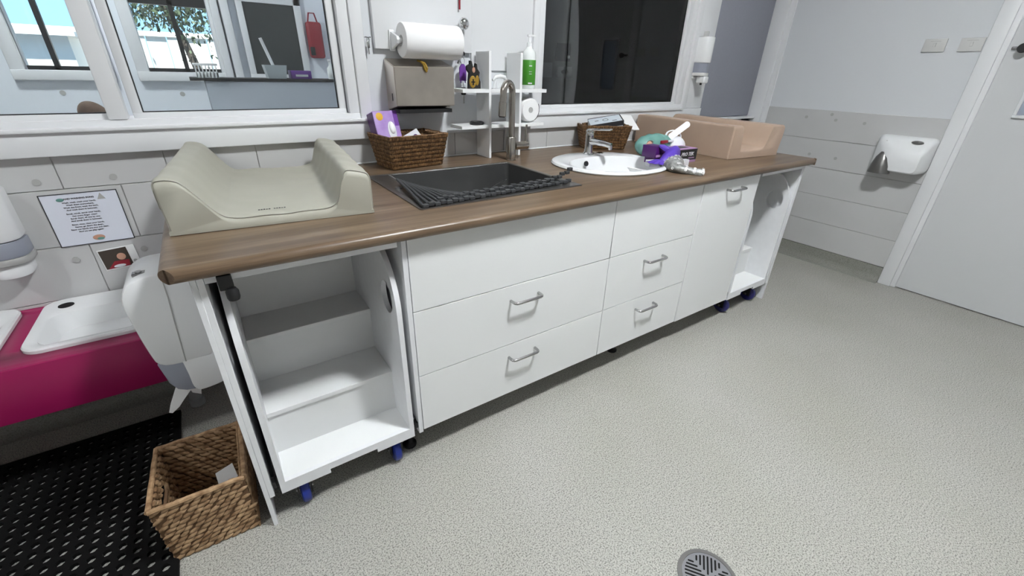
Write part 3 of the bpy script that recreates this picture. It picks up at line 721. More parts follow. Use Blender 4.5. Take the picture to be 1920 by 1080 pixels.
# ------------------------------------------------------------------ oval basin and mixer
t = thing('wash_basin', 'white oval ceramic basin set into the worktop', 'basin', (BC[0], BC[1], 0.78))
def sup(rx, ry, cx, cy, p=2.3, n=56):
    o = []
    for i in range(n):
        a = 2*PI*i/n; cc_, ss = math.cos(a), math.sin(a)
        o.append((cx+rx*abs(cc_)**(2/p)*(1 if cc_ >= 0 else -1), cy+ry*abs(ss)**(2/p)*(1 if ss >= 0 else -1)))
    return o
loops = [(0.277, 0.262, BC[0]-0.012, BC[1]-0.004, ZT+0.001), (0.280, 0.265, BC[0]-0.012, BC[1]-0.004, ZT+0.006), (0.275, 0.260, BC[0]-0.012, BC[1]-0.004, ZT+0.014), (0.264, 0.248, BC[0]-0.01, BC[1]-0.004, ZT+0.018),
         (0.254, 0.212, BC[0]-0.008, BC[1]-0.032, ZT+0.016), (0.245, 0.188, BC[0]-0.002, BC[1]-0.048, ZT+0.012), (0.225, 0.168, BC[0]-0.002, BC[1]-0.048, ZT-0.04), (0.16, 0.12, BC[0], BC[1]-0.04, ZT-0.11), (0.05, 0.04, BC[0], BC[1]-0.03, ZT-0.125), (0.02, 0.02, BC[0], BC[1]-0.03, ZT-0.127),
         (0.02, 0.02, BC[0], BC[1]-0.03, ZT-0.137), (0.17, 0.13, BC[0], BC[1]-0.04, ZT-0.122), (0.237, 0.18, BC[0]-0.002, BC[1]-0.045, ZT-0.04), (0.256, 0.228, BC[0], BC[1]-0.0, ZT-0.002)]
V = []; F = []; n = 56
for rx, ry, cx, cy, z in loops: V += [(p[0], p[1], z) for p in sup(rx, ry, cx, cy, 2.25, n)]
for k in range(len(loops)-1):
    for i in range(n):
        j = (i+1) % n; F.append((k*n+i, k*n+j, (k+1)*n+j, (k+1)*n+i))
k = len(loops)-1
for i in range(n):
    j = (i+1) % n; F.append((k*n+i, k*n+j, j, i))
bb = MB(); bb.raw(V, F); bmesh.ops.recalc_face_normals(bb.bm, faces=bb.bm.faces[:]); bb.build('bowl', 'porcelain', t)
MB().lathe([(0, 0), (0.013, 0), (0.013, 0.006), (0.010, 0.007), (0.009, 0.004), (0, 0.004)], (0, 0, 0), 20, M=Matrix.Translation((1.678, 0.510, 0.888)) @ Matrix.Rotation(R(75), 4, 'X')).build('overflow_ring', 'black_plastic', t)
MB().lathe([(0, 0.004), (0.018, 0.004), (0.024, 0.002), (0.024, 0.0), (0, 0)], (BC[0], BC[1]-0.03, ZT-0.127), 20).build('waste', 'chrome', t)
t = thing('basin_mixer', 'short chrome lever mixer tap on the white basin', 'tap', (1.765, 0.590, ZT+0.022))
zb = ZT+0.017
MB().lathe([(0, 0), (0.030, 0), (0.030, 0.005), (0.024, 0.010), (0.021, 0.03), (0.021, 0.085), (0.022, 0.098), (0.020, 0.112), (0, 0.114)], (1.765, 0.590, zb), 28).build('body', 'chrome', t)
MB().tube([(1.765, 0.588, zb+0.066), (1.775, 0.55, zb+0.066), (1.790, 0.50, zb+0.062), (1.800, 0.468, zb+0.056)], [0.019, 0.0165, 0.014, 0.0125], 18).build('spout', 'chrome', t)
MB().tube([(1.799, 0.472, zb+0.056), (1.800, 0.470, zb+0.036)], 0.011, 16).build('aerator', 'chrome', t)
MB().box(-0.013, 0.013, -0.12, 0.016, 0.0, 0.010, 0.004, 2, M=Matrix.Translation((1.765, 0.590, zb+0.117)) @ Matrix.Rotation(R(17), 4, 'Z') @ Matrix.Rotation(R(-5), 4, 'X')).box(-0.018, 0.018, -0.02, 0.018, -0.012, 0.006, 0.005, 2, M=Matrix.Translation((1.765, 0.590, zb+0.117)) @ Matrix.Rotation(R(17), 4, 'Z')).build('lever', 'chrome', t)
MB().lathe([(0, 0), (0.020, 0), (0.020, 0.003), (0.012, 0.006), (0, 0.006)], (1.845, 0.585, zb-0.001), 20).build('plug_knob', 'chrome', t)

# ------------------------------------------------------------------ change mats
def change_mat(name, label, loc, rot, wd, ln, sec, vinyl, wr, seams=True, rnd=0.02):
    # sec: outline of the top from u=0 to u=wd (u, z); swept along v with rounded ends
    t = thing(name, label, 'change mat', loc, rot, 'baby change mats')
    def smooth(pts, it):
        for _ in range(it):
            q = [pts[0]]
            for a, b_ in zip(pts, pts[1:]): q += [(0.75*a[0]+0.25*b_[0], 0.75*a[1]+0.25*b_[1]), (0.25*a[0]+0.75*b_[0], 0.25*a[1]+0.75*b_[1])]
            q.append(pts[-1]); pts = q
        return pts
    prof = smooth(sec, 3); n = len(prof); NV = 34
    vs = []; V = []; F = []
    steps = [(0.0, 0.0, rnd), (rnd*0.15, 0.0, rnd*0.55), (rnd*0.5, 0.0, rnd*0.15), (rnd, 0, 0)]
    ring_v = [(s_[0], s_[2]) for s_ in steps]+[(rnd+(ln-2*rnd)*k/NV, 0.0) for k in range(1, NV)]+[(ln-s_[0], s_[2]) for s_ in reversed(steps)]
    for v, ins in ring_v:
        for i, (u, z) in enumerate(prof):
            zz_ = max(z-ins*(1.0 if z > 0.02 else 0.0), 0.0005 if i in (0, n-1) else 0.004)
            uu = u+(ins*0.4 if u < wd/2 else -ins*0.4)*(1 if z > 0.01 else 0)
            wv = wr*(math.sin(u*41+v*23)*math.sin(v*31-u*17)+0.6*math.sin(v*57+u*29)) if 0.015 < z else 0
            V.append((uu, v, zz_+wv*0.5))
    m_ = len(ring_v)
    for k in range(m_-1):
        for i in range(n-1): F.append((k*n+i, k*n+i+1, (k+1)*n+i+1, (k+1)*n+i))
        F.append((k*n, (k+1)*n, (k+1)*n+n-1, k*n+n-1))
    F.append(tuple(range(n))); F.append(tuple(reversed(range((m_-1)*n, m_*n))))
    bb = MB(); bb.raw(V, F); bmesh.ops.recalc_face_normals(bb.bm, faces=bb.bm.faces[:])
    for f in bb.bm.faces: pass
    body = bb.build('mat_body', vinyl, t, local=True)
    if seams:
        k0 = 3*n
        MB().tube([Vector(V[2*n+i])+Vector((0, -0.002, 0.0005)) for i in range(int(n*0.10), n-int(n*0.06))], 0.0014, 6).build('front_seam', 'cream_seam', t, local=True)
    return t
secA = [(0.0, 0.0), (0.0, 0.03), (-0.006, 0.128), (0.0, 0.147), (0.045, 0.145), (0.066, 0.120), (0.115, 0.040), (0.15, 0.032), (0.25, 0.029), (0.37, 0.031), (0.410, 0.038), (0.428, 0.080), (0.440, 0.132), (0.456, 0.140), (0.500, 0.132), (0.514, 0.118), (0.513, 0.07), (0.512, 0.02), (0.512, 0.0)]
secA = [(u, z*0.96) for u, z in secA]
mA = change_mat('change_mat', 'cream vinyl baby change mat with raised sides on bench end', (-0.026, 0.218, ZT+0.001), R(-5.7), 0.512, 0.70, secA, 'cream_vinyl', 0.0045)
b = MB()
for k in range(11):
    if k in (5,): continue
    b.box(0.205+0.0065*k, 0.2095+0.0065*k, 0.050, 0.0535+0.001*(k % 3), 0.0308, 0.0318, M=None)
b.build('small_print', 'ink', mA, False, local=True)
secB = [(0.0, 0.0), (0.0, 0.02), (0.0, 0.15), (0.0, 0.168), (0.012, 0.170), (0.06, 0.170), (0.074, 0.168), (0.076, 0.155), (0.085, 0.06), (0.088, 0.046), (0.10, 0.043), (0.20, 0.043), (0.275, 0.045), (0.30, 0.055), (0.332, 0.155), (0.340, 0.165), (0.36, 0.166), (0.42, 0.164), (0.44, 0.162), (0.450, 0.150), (0.432, 0.03), (0.43, 0.0)]
mB = change_mat('change_mat', 'tan foam baby change mat with tall side bolsters', (2.405, 0.186, ZT+0.001), R(-5.5), 0.43, 0.72, secB, 'tan_vinyl', 0.0007, seams=False, rnd=0.012)

# ------------------------------------------------------------------ woven baskets
def basket(name, label, loc, rot, wb, db, wt, dt, h, lump, core, weave, rows, cols, holes=False, upright=False):
    t = thing(name, label, 'basket', (loc[0], loc[1], loc[2]+0.002), rot, None)
    th = 0.008
    B = [Vector((-wb/2, -db/2, 0)), Vector((wb/2, -db/2, 0)), Vector((wb/2, db/2, 0)), Vector((-wb/2, db/2, 0))]
    T = [Vector((-wt/2, -dt/2, h)), Vector((wt/2, -dt/2, h)), Vector((wt/2, dt/2, h)), Vector((-wt/2, dt/2, h))]
    b_ = MB(); b_.box(-wb/2+0.004, wb/2-0.004, -db/2+0.004, db/2-0.004, 0.0, 0.008); 
    lp = MB(); rm = MB()
    for k in range(4):
        a0, a1, t0, t1 = B[k], B[(k+1) % 4], T[k], T[(k+1) % 4]
        nrm = (a1-a0).cross(t0-a0).normalized()
        side = k in (1, 3)
        def pt(s, z): return a0.lerp(a1, s).lerp(t0.lerp(t1, s), z)
        hole = (lambda s, z: holes and side and abs(s-0.5) < 0.22 and 0.55 < z < 0.80) 
        G = 12
        for i in range(G):
            for j in range(G):
                s0, s1, z0, z1 = i/G, (i+1)/G, j/G, (j+1)/G
                if hole((s0+s1)/2, (z0+z1)/2): continue
                p = [pt(s0, z0), pt(s1, z0), pt(s1, z1), pt(s0, z1)]
                q = [x-nrm*th for x in p]
                b_.raw(p+q, [(0, 1, 2, 3), (7, 6, 5, 4), (0, 4, 5, 1), (1, 5, 6, 2), (2, 6, 7, 3), (3, 7, 4, 0)])
        ux = (a1-a0).normalized(); uz = (t0.lerp(t1, .5)-a0.lerp(a1, .5)).normalized()
        L = (a1-a0).length
        nc = cols if not side else max(4, int(cols*db/wb))
        for r_ in range(rows):
            for c in range(nc):
                s = (c+0.5+(0.5 if (r_ % 2 and not upright) else 0)+random.uniform(-.12, .12))/nc; z = (r_+0.5)/rows
                if s > 0.99: continue
                if hole(s, z): continue
                cen = pt(s, z)
                for outw in (1, -1):
                    cpos = cen+nrm*(0.0012 if outw > 0 else -th-0.0012)
                    ang = R(30)+random.uniform(-.18, .18) if not upright else R(90)+random.uniform(-.12, .12)
                    e1 = ux*math.cos(ang)+uz*math.sin(ang); e2 = nrm.cross(e1)
                    M_ = Matrix((e1, e2, nrm)).transposed().to_4x4(); M_.translation = cpos
                    rx_, ry_ = lump[0]*random.uniform(.85, 1.15), lump[1]*random.uniform(.85, 1.1)
                    lp.raw([M_ @ Vector((v.x*rx_, v.y*ry_, v.z*lump[2])) for v in BALL[0]], BALL[1])
        if holes and side:
            rm.tube([pt(0.5+0.24*math.cos(R(a_)), 0.67+0.15*math.sin(R(a_)))-nrm*th*0.5 for a_ in range(0, 360, 24)], lump[1]*0.75, 8, closed=True)
        rm.tube([t0+(t1-t0)*(i/8)+Vector((0, 0, 0.0015*math.sin(i*2.1+k))) for i in range(9)], lump[1]*0.9, 8)
    b_.build('basket_core', core, t, False, local=True)
    lp.build('weave', weave, t, local=True, kind='stuff')
    rm.build('rim', weave, t, local=True)
    return t
basket('storage_basket', 'large square woven seagrass basket on floor beside bench end', (-0.140, 0.155, 0.0), R(-2), 0.213, 0.245, 0.225, 0.255, 0.218, (0.0175, 0.0080, 0.0045), 'seagrass_core', 'seagrass', 13, 9, holes=True)
o = MB().prism([(0, 0), (0.06, 0.01), (0.07, 0.055), (0.02, 0.06)], 'z', 0.0, 0.002, M=Matrix.Translation((-0.115, 0.14, 0.085)) @ Matrix.Rotation(R(55), 4, 'X') @ Matrix.Rotation(R(20), 4, 'Z')).build('paper_scrap', 'paper'); tag(o, 'white paper scrap inside the woven floor basket', 'paper')
basket('wicker_basket', 'brown wicker basket holding purple carton behind the steel sink', (0.866, 0.822, ZT), R(7), 0.245, 0.155, 0.290, 0.205, 0.138, (0.0085, 0.0030, 0.003), 'wicker_core', 'wicker', 8, 46, upright=True)
basket('wicker_basket', 'brown wicker basket behind chrome mixer tap', (2.075, 0.805, ZT), R(-28), 0.235, 0.13, 0.285, 0.17, 0.128, (0.0085, 0.0030, 0.003), 'wicker_core', 'wicker', 8, 42, upright=True)

# cartons in the left basket
def carton(name, label, loc, rot, dims, m, group=None):
    t = thing(name, label, 'box', loc); t.rotation_euler = rot
    MB().box(-dims[0]/2, dims[0]/2, -dims[1]/2, dims[1]/2, 0, dims[2], 0.0015, 1).build('carton', m, t, local=True)
    return t
cS = Vector((0.985, 0.174, 0)); cU = Vector((-0.055, 0.30, 0.953)); cU = (cU-cS*cU.dot(cS)).normalized(); cN = cS.cross(cU)
cR = Matrix((cS, cU, cN)).transposed(); cP = Vector((0.724, 0.850, 1.132))
t = carton('glove_carton', 'lilac and purple carton tilted in the left wicker basket', cP-cR @ Vector((-0.0575, 0.065, 0.06)), cR.to_euler(), (0.115, 0.13, 0.06), 'lilac')
MB().box(-0.0585, -0.0572, -0.062, 0.062, 0.003, 0.056).build('side_print', 'purple_dark', t, False, local=True)
MB().lathe([(0, 0), (0.017, 0), (0.013, 0.001), (0, 0.001)], (-0.03, 0.042, 0.0602), 9).build('star_print', 'yellow', t, local=True)
MB().lathe([(0, 0), (0.030, 0), (0.030, 0.001), (0, 0.001)], (0.016, -0.02, 0.0602), 24, sx=0.65, sy=1.35).build('opening_patch', 'box_white', t, local=True)
MB().box(0.036, 0.057, -0.0, 0.064, 0.0602, 0.0607).build('edge_print', 'purple', t, False, local=True)
MB().ball((0.018, -0.008, 0.062), 0.014, 0.026, 0.008).build('tissue', 'paper', t, local=True)
t = carton('small_carton', 'small white carton leaning in the left wicker basket', (0.905, 0.825, 0.985), (R(52), R(-28), R(-10)), (0.075, 0.10, 0.04), 'box_white')
MB().box(-0.02, -0.012, 0.0, 0.03, 0.0402, 0.0408).ball((0.014, 0.02, 0.04), 0.010, 0.010, 0.001).build('print', 'purple_dark', t, False, local=True)
# box in the right basket
t = carton('flat_carton', 'white and black flat carton on top of the right basket', (2.085, 0.80, ZT+0.124), (R(14), R(-10), R(-34)), (0.19, 0.11, 0.035), 'box_pale')
MB().box(-0.0955, 0.0955, -0.0555, -0.050, 0.010, 0.0362).box(0.090, 0.0955, -0.0555, 0.0555, 0.004, 0.0362).box(-0.0955, 0.0955, 0.050, 0.0555, 0.0345, 0.0362).build('black_print', 'ink', t, False, local=True)
MB().lathe([(0.014, 0.0352), (0.017, 0.0352), (0.017, 0.0358), (0.014, 0.0358), (0.014, 0.0352)], (0, 0, 0), 20).box(0.035, 0.06, -0.03, -0.024, 0.0352, 0.0358).box(-0.062, -0.04, 0.0, 0.006, 0.0352, 0.0358).build('print', 'ink', t, False, local=True)
o = MB().box(-0.05, 0.05, -0.11, 0.06, 0, 0.008, 0.003, M=Matrix.Translation((2.335, 0.868, 1.035)) @ Matrix.Rotation(R(-25), 4, 'Z') @ Matrix.Rotation(R(24), 4, 'X')).build('white_folder', 'paper'); tag(o, 'white folded sheet leaning on sill behind right basket', 'folder')

# ------------------------------------------------------------------ clutter by the basin
# glove box
t = thing('glove_box', 'black and purple glove box with slanted white lettering on worktop', 'box', (2.14, 0.295, ZT), R(-2))
MB().box(-0.135, 0.062, -0.05, 0.06, 0.0, 0.068, 0.001, 1).build('carton', 'mauve', t, local=True)
MB().box(-0.100, 0.0625, -0.0508, -0.0495, 0.012, 0.065).build('black_panel', 'black_plastic', t, False, local=True)
MB().box(-0.1355, -0.100, -0.0508, -0.0495, 0.0, 0.068).build('purple_panel', 'purple_dark', t, False, local=True)
MB().box(0.0615, 0.0628, -0.05, 0.06, 0.014, 0.064).build('end_print', 'purple', t, False, local=True)
MB().box(-0.06, 0.03, -0.02, 0.03, 0.0678, 0.0686).build('slot', 'black_plastic', t, False, local=True)
text_mesh('PRO TEK', 0.024, 'box_white', t, Matrix.Translation((-0.012, -0.0512, 0.034)) @ TW, bold=0.0005, shear=0.25)
MB().box(0.0, 0.045, -0.0512, -0.0500, 0.020, 0.0245).build('small_print', 'mauve', t, False, local=True)
# glove pulled out
b = MB()
def blob(bb, pts, n=10):
    bb.tube([p[:3] for p in pts], [p[3] for p in pts], n)
blob(b, [(2.075, 0.235, 0.975, 0.012), (2.045, 0.225, 0.965, 0.03), (2.00, 0.215, 0.945, 0.034), (1.96, 0.205, 0.93, 0.028), (1.93, 0.20, 0.92, 0.018), (1.915, 0.195, 0.915, 0.006)], 12)
for i, (ex, ey) in enumerate(((1.885, 0.25), (1.872, 0.225), (1.875, 0.20), (1.89, 0.175))):
    blob(b, [(1.95, 0.205, 0.925, 0.014), (1.92, 0.21+(ey-0.21)*.5, 0.925, 0.013), (ex, ey, 0.912, 0.009), (ex-0.01, ey, 0.910, 0.004)], 8)
blob(b, [(2.02, 0.235, 0.965, 0.016), (2.0, 0.26, 0.985, 0.012), (1.985, 0.275, 0.99, 0.006)], 8)
for v in b.bm.verts:
    k = math.sin(v.co.x*190)*math.sin(v.co.z*230+v.co.y*120)*0.006; v.co += Vector((-0.040, k+0.012, k)); v.co.z = max(v.co.z, ZT+0.024 if v.co.x < 1.95 and v.co.z < ZT+0.024 else ZT+0.001)
o = b.build('rubber_glove', 'glove_blue'); tag(o, 'crumpled violet rubber glove lying in front of box', 'glove')
t = thing('purple_carton', 'magenta carton under the violet glove beside white basin', 'box', (1.985, 0.315, ZT))
MB().box(1.925, 2.0, 0.285, 0.37, ZT+0.03, ZT+0.085, 0.001).box(1.94, 2.0, 0.30, 0.36, ZT+0.0, ZT+0.03).build('carton', 'purple_dark', t)
MB().box(1.930, 1.99, 0.2840, 0.2852, ZT+0.034, ZT+0.045).build('print', 'mauve', t, False)
o = MB().box(-0.035, 0.035, -0.02, 0.02, 0, 0.028, 0.001, M=Matrix.Translation((1.893, 0.262, ZT)) @ Matrix.Rotation(R(-20), 4, 'Z')).build('small_white_box', 'box_white'); tag(o, 'small white box under the violet glove fingertips', 'box')
# wipes packet
t = thing('wipes_packet', 'teal baby wipes packet with raised white lid', 'wipes packet', (2.06, 0.42, ZT))
b = MB(); b.ball((2.075, 0.43, ZT+0.058), 0.14, 0.062, 0.062, 24, 14, Matrix.Translation((2.075, 0.43, ZT+0.05)) @ Matrix.Rotation(R(-8), 4, 'Z') @ Matrix.Rotation(R(4), 4, 'Y') @ Matrix.Translation((-2.075, -0.43, -ZT-0.05)))
for v in b.bm.verts:
    v.co.z = max(v.co.z, ZT+0.001); v.co.z += 0.004*math.sin(v.co.x*140)*(1 if v.co.z > ZT+0.02 else 0)
b.build('packet', 'teal', t)
MB().ball((2.175, 0.40, ZT+0.055), 0.075, 0.062, 0.056, 20, 12).build('clear_end', 'box_white', t)
MB().ball((1.962, 0.384, ZT+0.062), 0.028, 0.012, 0.034, 16, 10).build('baby_print', 'skin_print', t)
MB().ball((1.972, 0.388, ZT+0.088), 0.022, 0.010, 0.010, 12, 8).build('hair_print', 'bark', t)
MB().box(2.02, 2.075, 0.355, 0.366, ZT+0.082, ZT+0.098, 0.004, M=None).build('logo_print', 'red', t)
MB().box(2.085, 2.125, 0.36, 0.37, ZT+0.085, ZT+0.095, 0.002).build('word_print', 'box_white', t)
M_ = Matrix.Translation((2.165, 0.40, ZT+0.105)) @ Matrix.Rotation(R(-25), 4, 'Z') @ Matrix.Rotation(R(62), 4, 'X')
MB().lathe([(0.034, 0), (0.040, 0.0), (0.042, 0.004), (0.040, 0.008), (0.034, 0.008), (0.034, 0)], (0, 0, 0), 28, M=M_, sx=1.15, sy=0.85).build('lid_ring', 'plastic_white', t)
M_ = Matrix.Translation((2.125, 0.395, ZT+0.100)) @ Matrix.Rotation(R(-15), 4, 'Z') @ Matrix.Rotation(R(-33), 4, 'Y') @ Matrix.Rotation(R(60), 4, 'X')
MB().prism(rrect(0.0, 0.135, -0.016, 0.016, 0.015), 'z', 0, 0.007, M=M_).build('lid', 'plastic_white', t)
for ch in t.children: ch.location.x += 0.028
# patterned foil bag
t = thing('foil_bag', 'crumpled silver bag with white circles at worktop front', 'bag', (1.90, 0.13, ZT))
b = MB()
blob(b, [(2.00, 0.235, ZT+0.042, 0.006), (1.985, 0.215, ZT+0.040, 0.028), (1.945, 0.185, ZT+0.036, 0.044), (1.895, 0.150, ZT+0.030, 0.046), (1.868, 0.110, ZT+0.024, 0.032), (1.885, 0.075, ZT+0.018, 0.021), (1.905, 0.045, ZT+0.016, 0.019), (1.925, 0.015, ZT+0.014, 0.019), (1.928, 0.010, ZT+0.014, 0.010)], 16)
for v in b.bm.verts:
    c = v.co; k = math.sin(c.x*150+c.y*70)*math.sin(c.y*160+c.z*140)*0.005
    v.co += Vector((k-0.004, k*.5-0.004, k)); v.co.z = ZT+0.001+max(v.co.z-ZT-0.001, 0)*0.75
bagpts = [v.co.copy() for v in b.bm.verts]; bagn = []
bmesh.ops.recalc_face_normals(b.bm, faces=b.bm.faces[:]); b.bm.normal_update()
cand = [(v.co.copy(), v.normal.copy()) for v in b.bm.verts if v.normal.z > 0.15 or v.normal.y < -0.5]
b.build('bag_body', 'foil', t)
random.shuffle(cand)
for co, nr in cand[:60]:
    if co.z < ZT+0.008: continue
    Q = Matrix.Translation(co+nr*0.0006) @ nr.to_track_quat('Z', 'Y').to_matrix().to_4x4()
    MB().lathe([(0.0028, 0), (0.0062, 0), (0.0058, 0.0009), (0.0030, 0.0009), (0.0028, 0)], (0, 0, 0), 12, M=Q).build('circle_print', 'foil_spot', t)
o = MB().box(-0.03, 0.045, -0.012, 0.012, 0, 0.03, 0.001, M=Matrix.Translation((2.02, 0.205, ZT)) @ Matrix.Rotation(R(-12), 4, 'Z')).build('small_white_box', 'box_white'); tag(o, 'small white box between silver bag and lettered box', 'box')

# ------------------------------------------------------------------ cross shelf and what stands on it
t = thing('cross_shelf', 'white grid wall shelf standing behind the gooseneck tap', 'shelf', (1.38, 0.87, ZT))
Y0, Y1 = 0.800, YW-0.031
for a, zb_, y1_ in ((1.280, ZT, YW-0.009), (1.459, ZT+0.001, YW-0.009)):
    MB().box(a, a+0.013, Y0, Y1, zb_+0.001, 1.380, 0.0008, 1).build('upright', 'laminate', t)
for z0, z1, x0, x1 in ((1.204, 1.220, 1.139, 1.628), (1.044, 1.059, 1.129, 1.620)):
    for p, q in ((x0, 1.2797), (1.2933, 1.4587), (1.4723, x1)):
        MB().box(p, q, Y0, Y1, z0, z1, 0.0008, 1).build('shelf_board', 'laminate', t)
# soap bottle
t = thing('soap_bottle', 'clear pump bottle with green label on the white shelf', 'bottle', (1.548, 0.855, 1.2205))
MB().lathe([(0, 0), (0.032, 0), (0.0345, 0.004), (0.0345, 0.150), (0.030, 0.168), (0.016, 0.182), (0.013, 0.190), (0, 0.190)], (1.548, 0.855, 1.2205), 28).build('bottle_body', 'glass_bottle', t)
MB().lathe([(0.0348, 0.018), (0.0355, 0.019), (0.0355, 0.130), (0.0348, 0.131)], (1.548, 0.855, 1.2205), 28).build('label', 'green_label', t)
MB().lathe([(0, 0.188), (0.0135, 0.188), (0.0135, 0.205), (0.006, 0.210), (0.0045, 0.212), (0.0045, 0.236), (0, 0.236)], (1.548, 0.855, 1.2205), 20).box(1.535, 1.580, 0.848, 0.862, 1.2205+0.233, 1.2205+0.242, 0.002).build('pump', 'plastic_white', t)
M_ = Matrix.Translation((1.548-0.022, 0.855-0.0292, 1.243)) @ Matrix.Rotation(R(-38), 4, 'Z')
MB().box(0.0, 0.020, -0.0005, 0.0008, 0.0, 0.007, M=M_).box(0.003, 0.017, -0.0005, 0.0008, 0.08, 0.084, M=M_).box(0.003, 0.017, -0.0005, 0.0008, 0.055, 0.057, M=M_).box(0.003, 0.017, -0.0005, 0.0008, 0.045, 0.047, M=M_).build('label_print', 'box_white', t, False)
# brush
t = thing('nail_brush', 'small white brush with splayed bristles on upper shelf', 'brush', (1.36, 0.83, 1.2205))
MB().tube([(1.318, 0.83, 1.258), (1.335, 0.83, 1.272), (1.36, 0.83, 1.277), (1.385, 0.83, 1.272), (1.400, 0.83, 1.258)], [0.006, 0.009, 0.010, 0.009, 0.006], 12).build('brush_back', 'plastic_white', t)
for k in range(9):
    s_ = k/8-0.5
    MB().tube([(1.36+s_*0.060, 0.83, 1.262), (1.36+s_*0.084, 0.83, 1.2212)], 0.0022, 6).build('bristle', 'plastic_white', t)
# black and gold figure
t = thing('cat_ornament', 'black and gold cat shaped ornament on the upper shelf', 'ornament', (1.225, 0.85, 1.2205))
fig = [(0.0, 0.0), (0.066, 0.0), (0.066, 0.03), (0.058, 0.05), (0.062, 0.07), (0.05, 0.085), (0.048, 0.104), (0.040, 0.108), (0.036, 0.092), (0.026, 0.094), (0.020, 0.116), (0.010, 0.118), (0.010, 0.104), (-0.006, 0.096), (-0.006, 0.080), (0.006, 0.066), (0.002, 0.04)]
MB().prism([(1.192+p[0], 1.2205+p[1]) for p in fig], 'y', 0.84, 0.858, bev=0.003).build('figure', 'black_cloth', t)
MB().ball((1.214, 0.840, 1.250), 0.018, 0.004, 0.026, 18, 10).ball((1.238, 0.840, 1.256), 0.010, 0.004, 0.022, 14, 10).build('gold_patch', 'mustard', t)
MB().box(1.211, 1.217, 0.834, 0.838, 1.236, 1.262).box(1.204, 1.224, 0.834, 0.838, 1.247, 1.252).build('cross_print', 'black_cloth', t, False)
MB().ball((1.220, 0.840, 1.300), 0.008, 0.003, 0.012, 12, 8).build('pale_patch', 'skin_print', t)
# lid and roll on the lower shelf
o = MB().lathe([(0, 0), (0.033, 0), (0.035, 0.003), (0.035, 0.012), (0.030, 0.015), (0.028, 0.010), (0, 0.010)], (1.235, 0.845, 1.0595), 28).build('jar_lid', 'black_plastic'); tag(o, 'small round black lid on the lower shelf', 'lid')
t = thing('tape_roll', 'white wrapped roll standing on the lower shelf', 'roll', (1.548, 0.855, 1.0595))
MB().lathe([(0.014, -0.03), (0.052, -0.03), (0.058, -0.022), (0.060, 0.0), (0.058, 0.022), (0.052, 0.03), (0.014, 0.03), (0.014, -0.03)], (1.548, 0.852, 1.0605+0.060), 26, 'y').build('roll_body', 'paper', t)
MB().lathe([(0, -0.0305), (0.013, -0.0305), (0.013, 0.02), (0, 0.02)], (1.548, 0.852, 1.1205), 18, 'y').build('core', 'grey_cap', t)
MB().tube([(1.548+0.0575*math.cos(R(a)), 0.826, 1.1205+0.0575*math.sin(R(a))) for a in range(-60, 31, 10)], 0.0014, 6).build('dark_edge', 'black_plastic', t)

# ------------------------------------------------------------------ things on the boards above the bench
YB = YW-0.024
t = thing('paper_towel_holder', 'white bracket holder screwed to the board above steel dispenser', 'holder', (0.86, YB-0.05, 1.405))
for xx, s_ in ((0.868, 1), (1.170, -1)):
    MB().box(xx-0.012, xx+0.012, YB-0.012, YB, 1.365, 1.445, 0.004).build('wall_plate', 'plastic_white', t)
    MB().prism([(YB-0.010, 1.372), (YB-0.075, 1.392), (YB-0.082, 1.405), (YB-0.075, 1.418), (YB-0.010, 1.438)], 'x', xx-0.006, xx+0.006, bev=0.002).build('arm', 'plastic_white', t)
MB().lathe([(0, 0), (0.012, 0), (0.012, 0.306), (0, 0.306)], (0.866, YB-0.068, 1.405), 18, 'x').build('rod', 'plastic_white', t)
t = thing('paper_towel_roll', 'thick white paper towel roll on bracket above steel dispenser', 'paper roll', (1.02, YB-0.068, 1.34))
MB().lathe([(0.020, 0.0), (0.064, 0.0), (0.067, 0.004), (0.067, 0.262), (0.064, 0.266), (0.020, 0.266), (0.020, 0.0)], (0.885, YB-0.068, 1.405), 40, 'x').build('paper', 'paper', t)
MB().lathe([(0.0135, 0.001), (0.0195, 0.001), (0.0195, 0.265), (0.0135, 0.265), (0.0135, 0.001)], (0.885, YB-0.068, 1.405), 24, 'x').build('core', 'grey_cap', t)
# steel towel dispenser
t = thing('towel_dispenser', 'brushed steel paper towel dispenser on wall below paper roll', 'dispenser', (0.97, 0.90, 1.13))
yf, yb_ = 0.828, YW-0.001
V = [(0.833, yb_, 1.128), (1.118, yb_, 1.128), (1.110, yb_, 1.338), (0.833, yb_, 1.338), (0.829, yf, 1.152), (1.109, yf, 1.150), (1.111, yf, 1.308), (0.828, yf, 1.306)]
bb = MB(); bb.raw(V, [(0, 1, 5, 4), (1, 2, 6, 5), (2, 3, 7, 6), (3, 0, 4, 7), (4, 5, 6, 7), (3, 2, 1, 0)]); bmesh.ops.recalc_face_normals(bb.bm, faces=bb.bm.faces[:])
bmesh.ops.bevel(bb.bm, geom=bb.bm.edges[:], offset=0.003, segments=2, affect='EDGES')
bb.build('housing', 'steel', t)
MB().box(0.845, 1.10, 0.84, YW-0.01, 1.120, 1.136).build('paper_slot', 'black_plastic', t, False)
MB().box(0.8285, 0.832, 0.872, 0.876, 1.17, 1.20).build('sight_slot', 'black_plastic', t, False)
o = MB().tube([(0.965, 0.86, 1.329), (0.962, 0.824, 1.318), (0.968, 0.819, 1.296), (0.975, 0.821, 1.288)], 0.0045, 8).tube([(0.955, 0.87, 1.331), (0.972, 0.830, 1.322), (0.978, 0.820, 1.300), (0.972, 0.820, 1.290)], 0.004, 8).build('rubber_band', 'mustard'); tag(o, 'mustard rubber band looped over the steel dispenser front', 'rubber band')
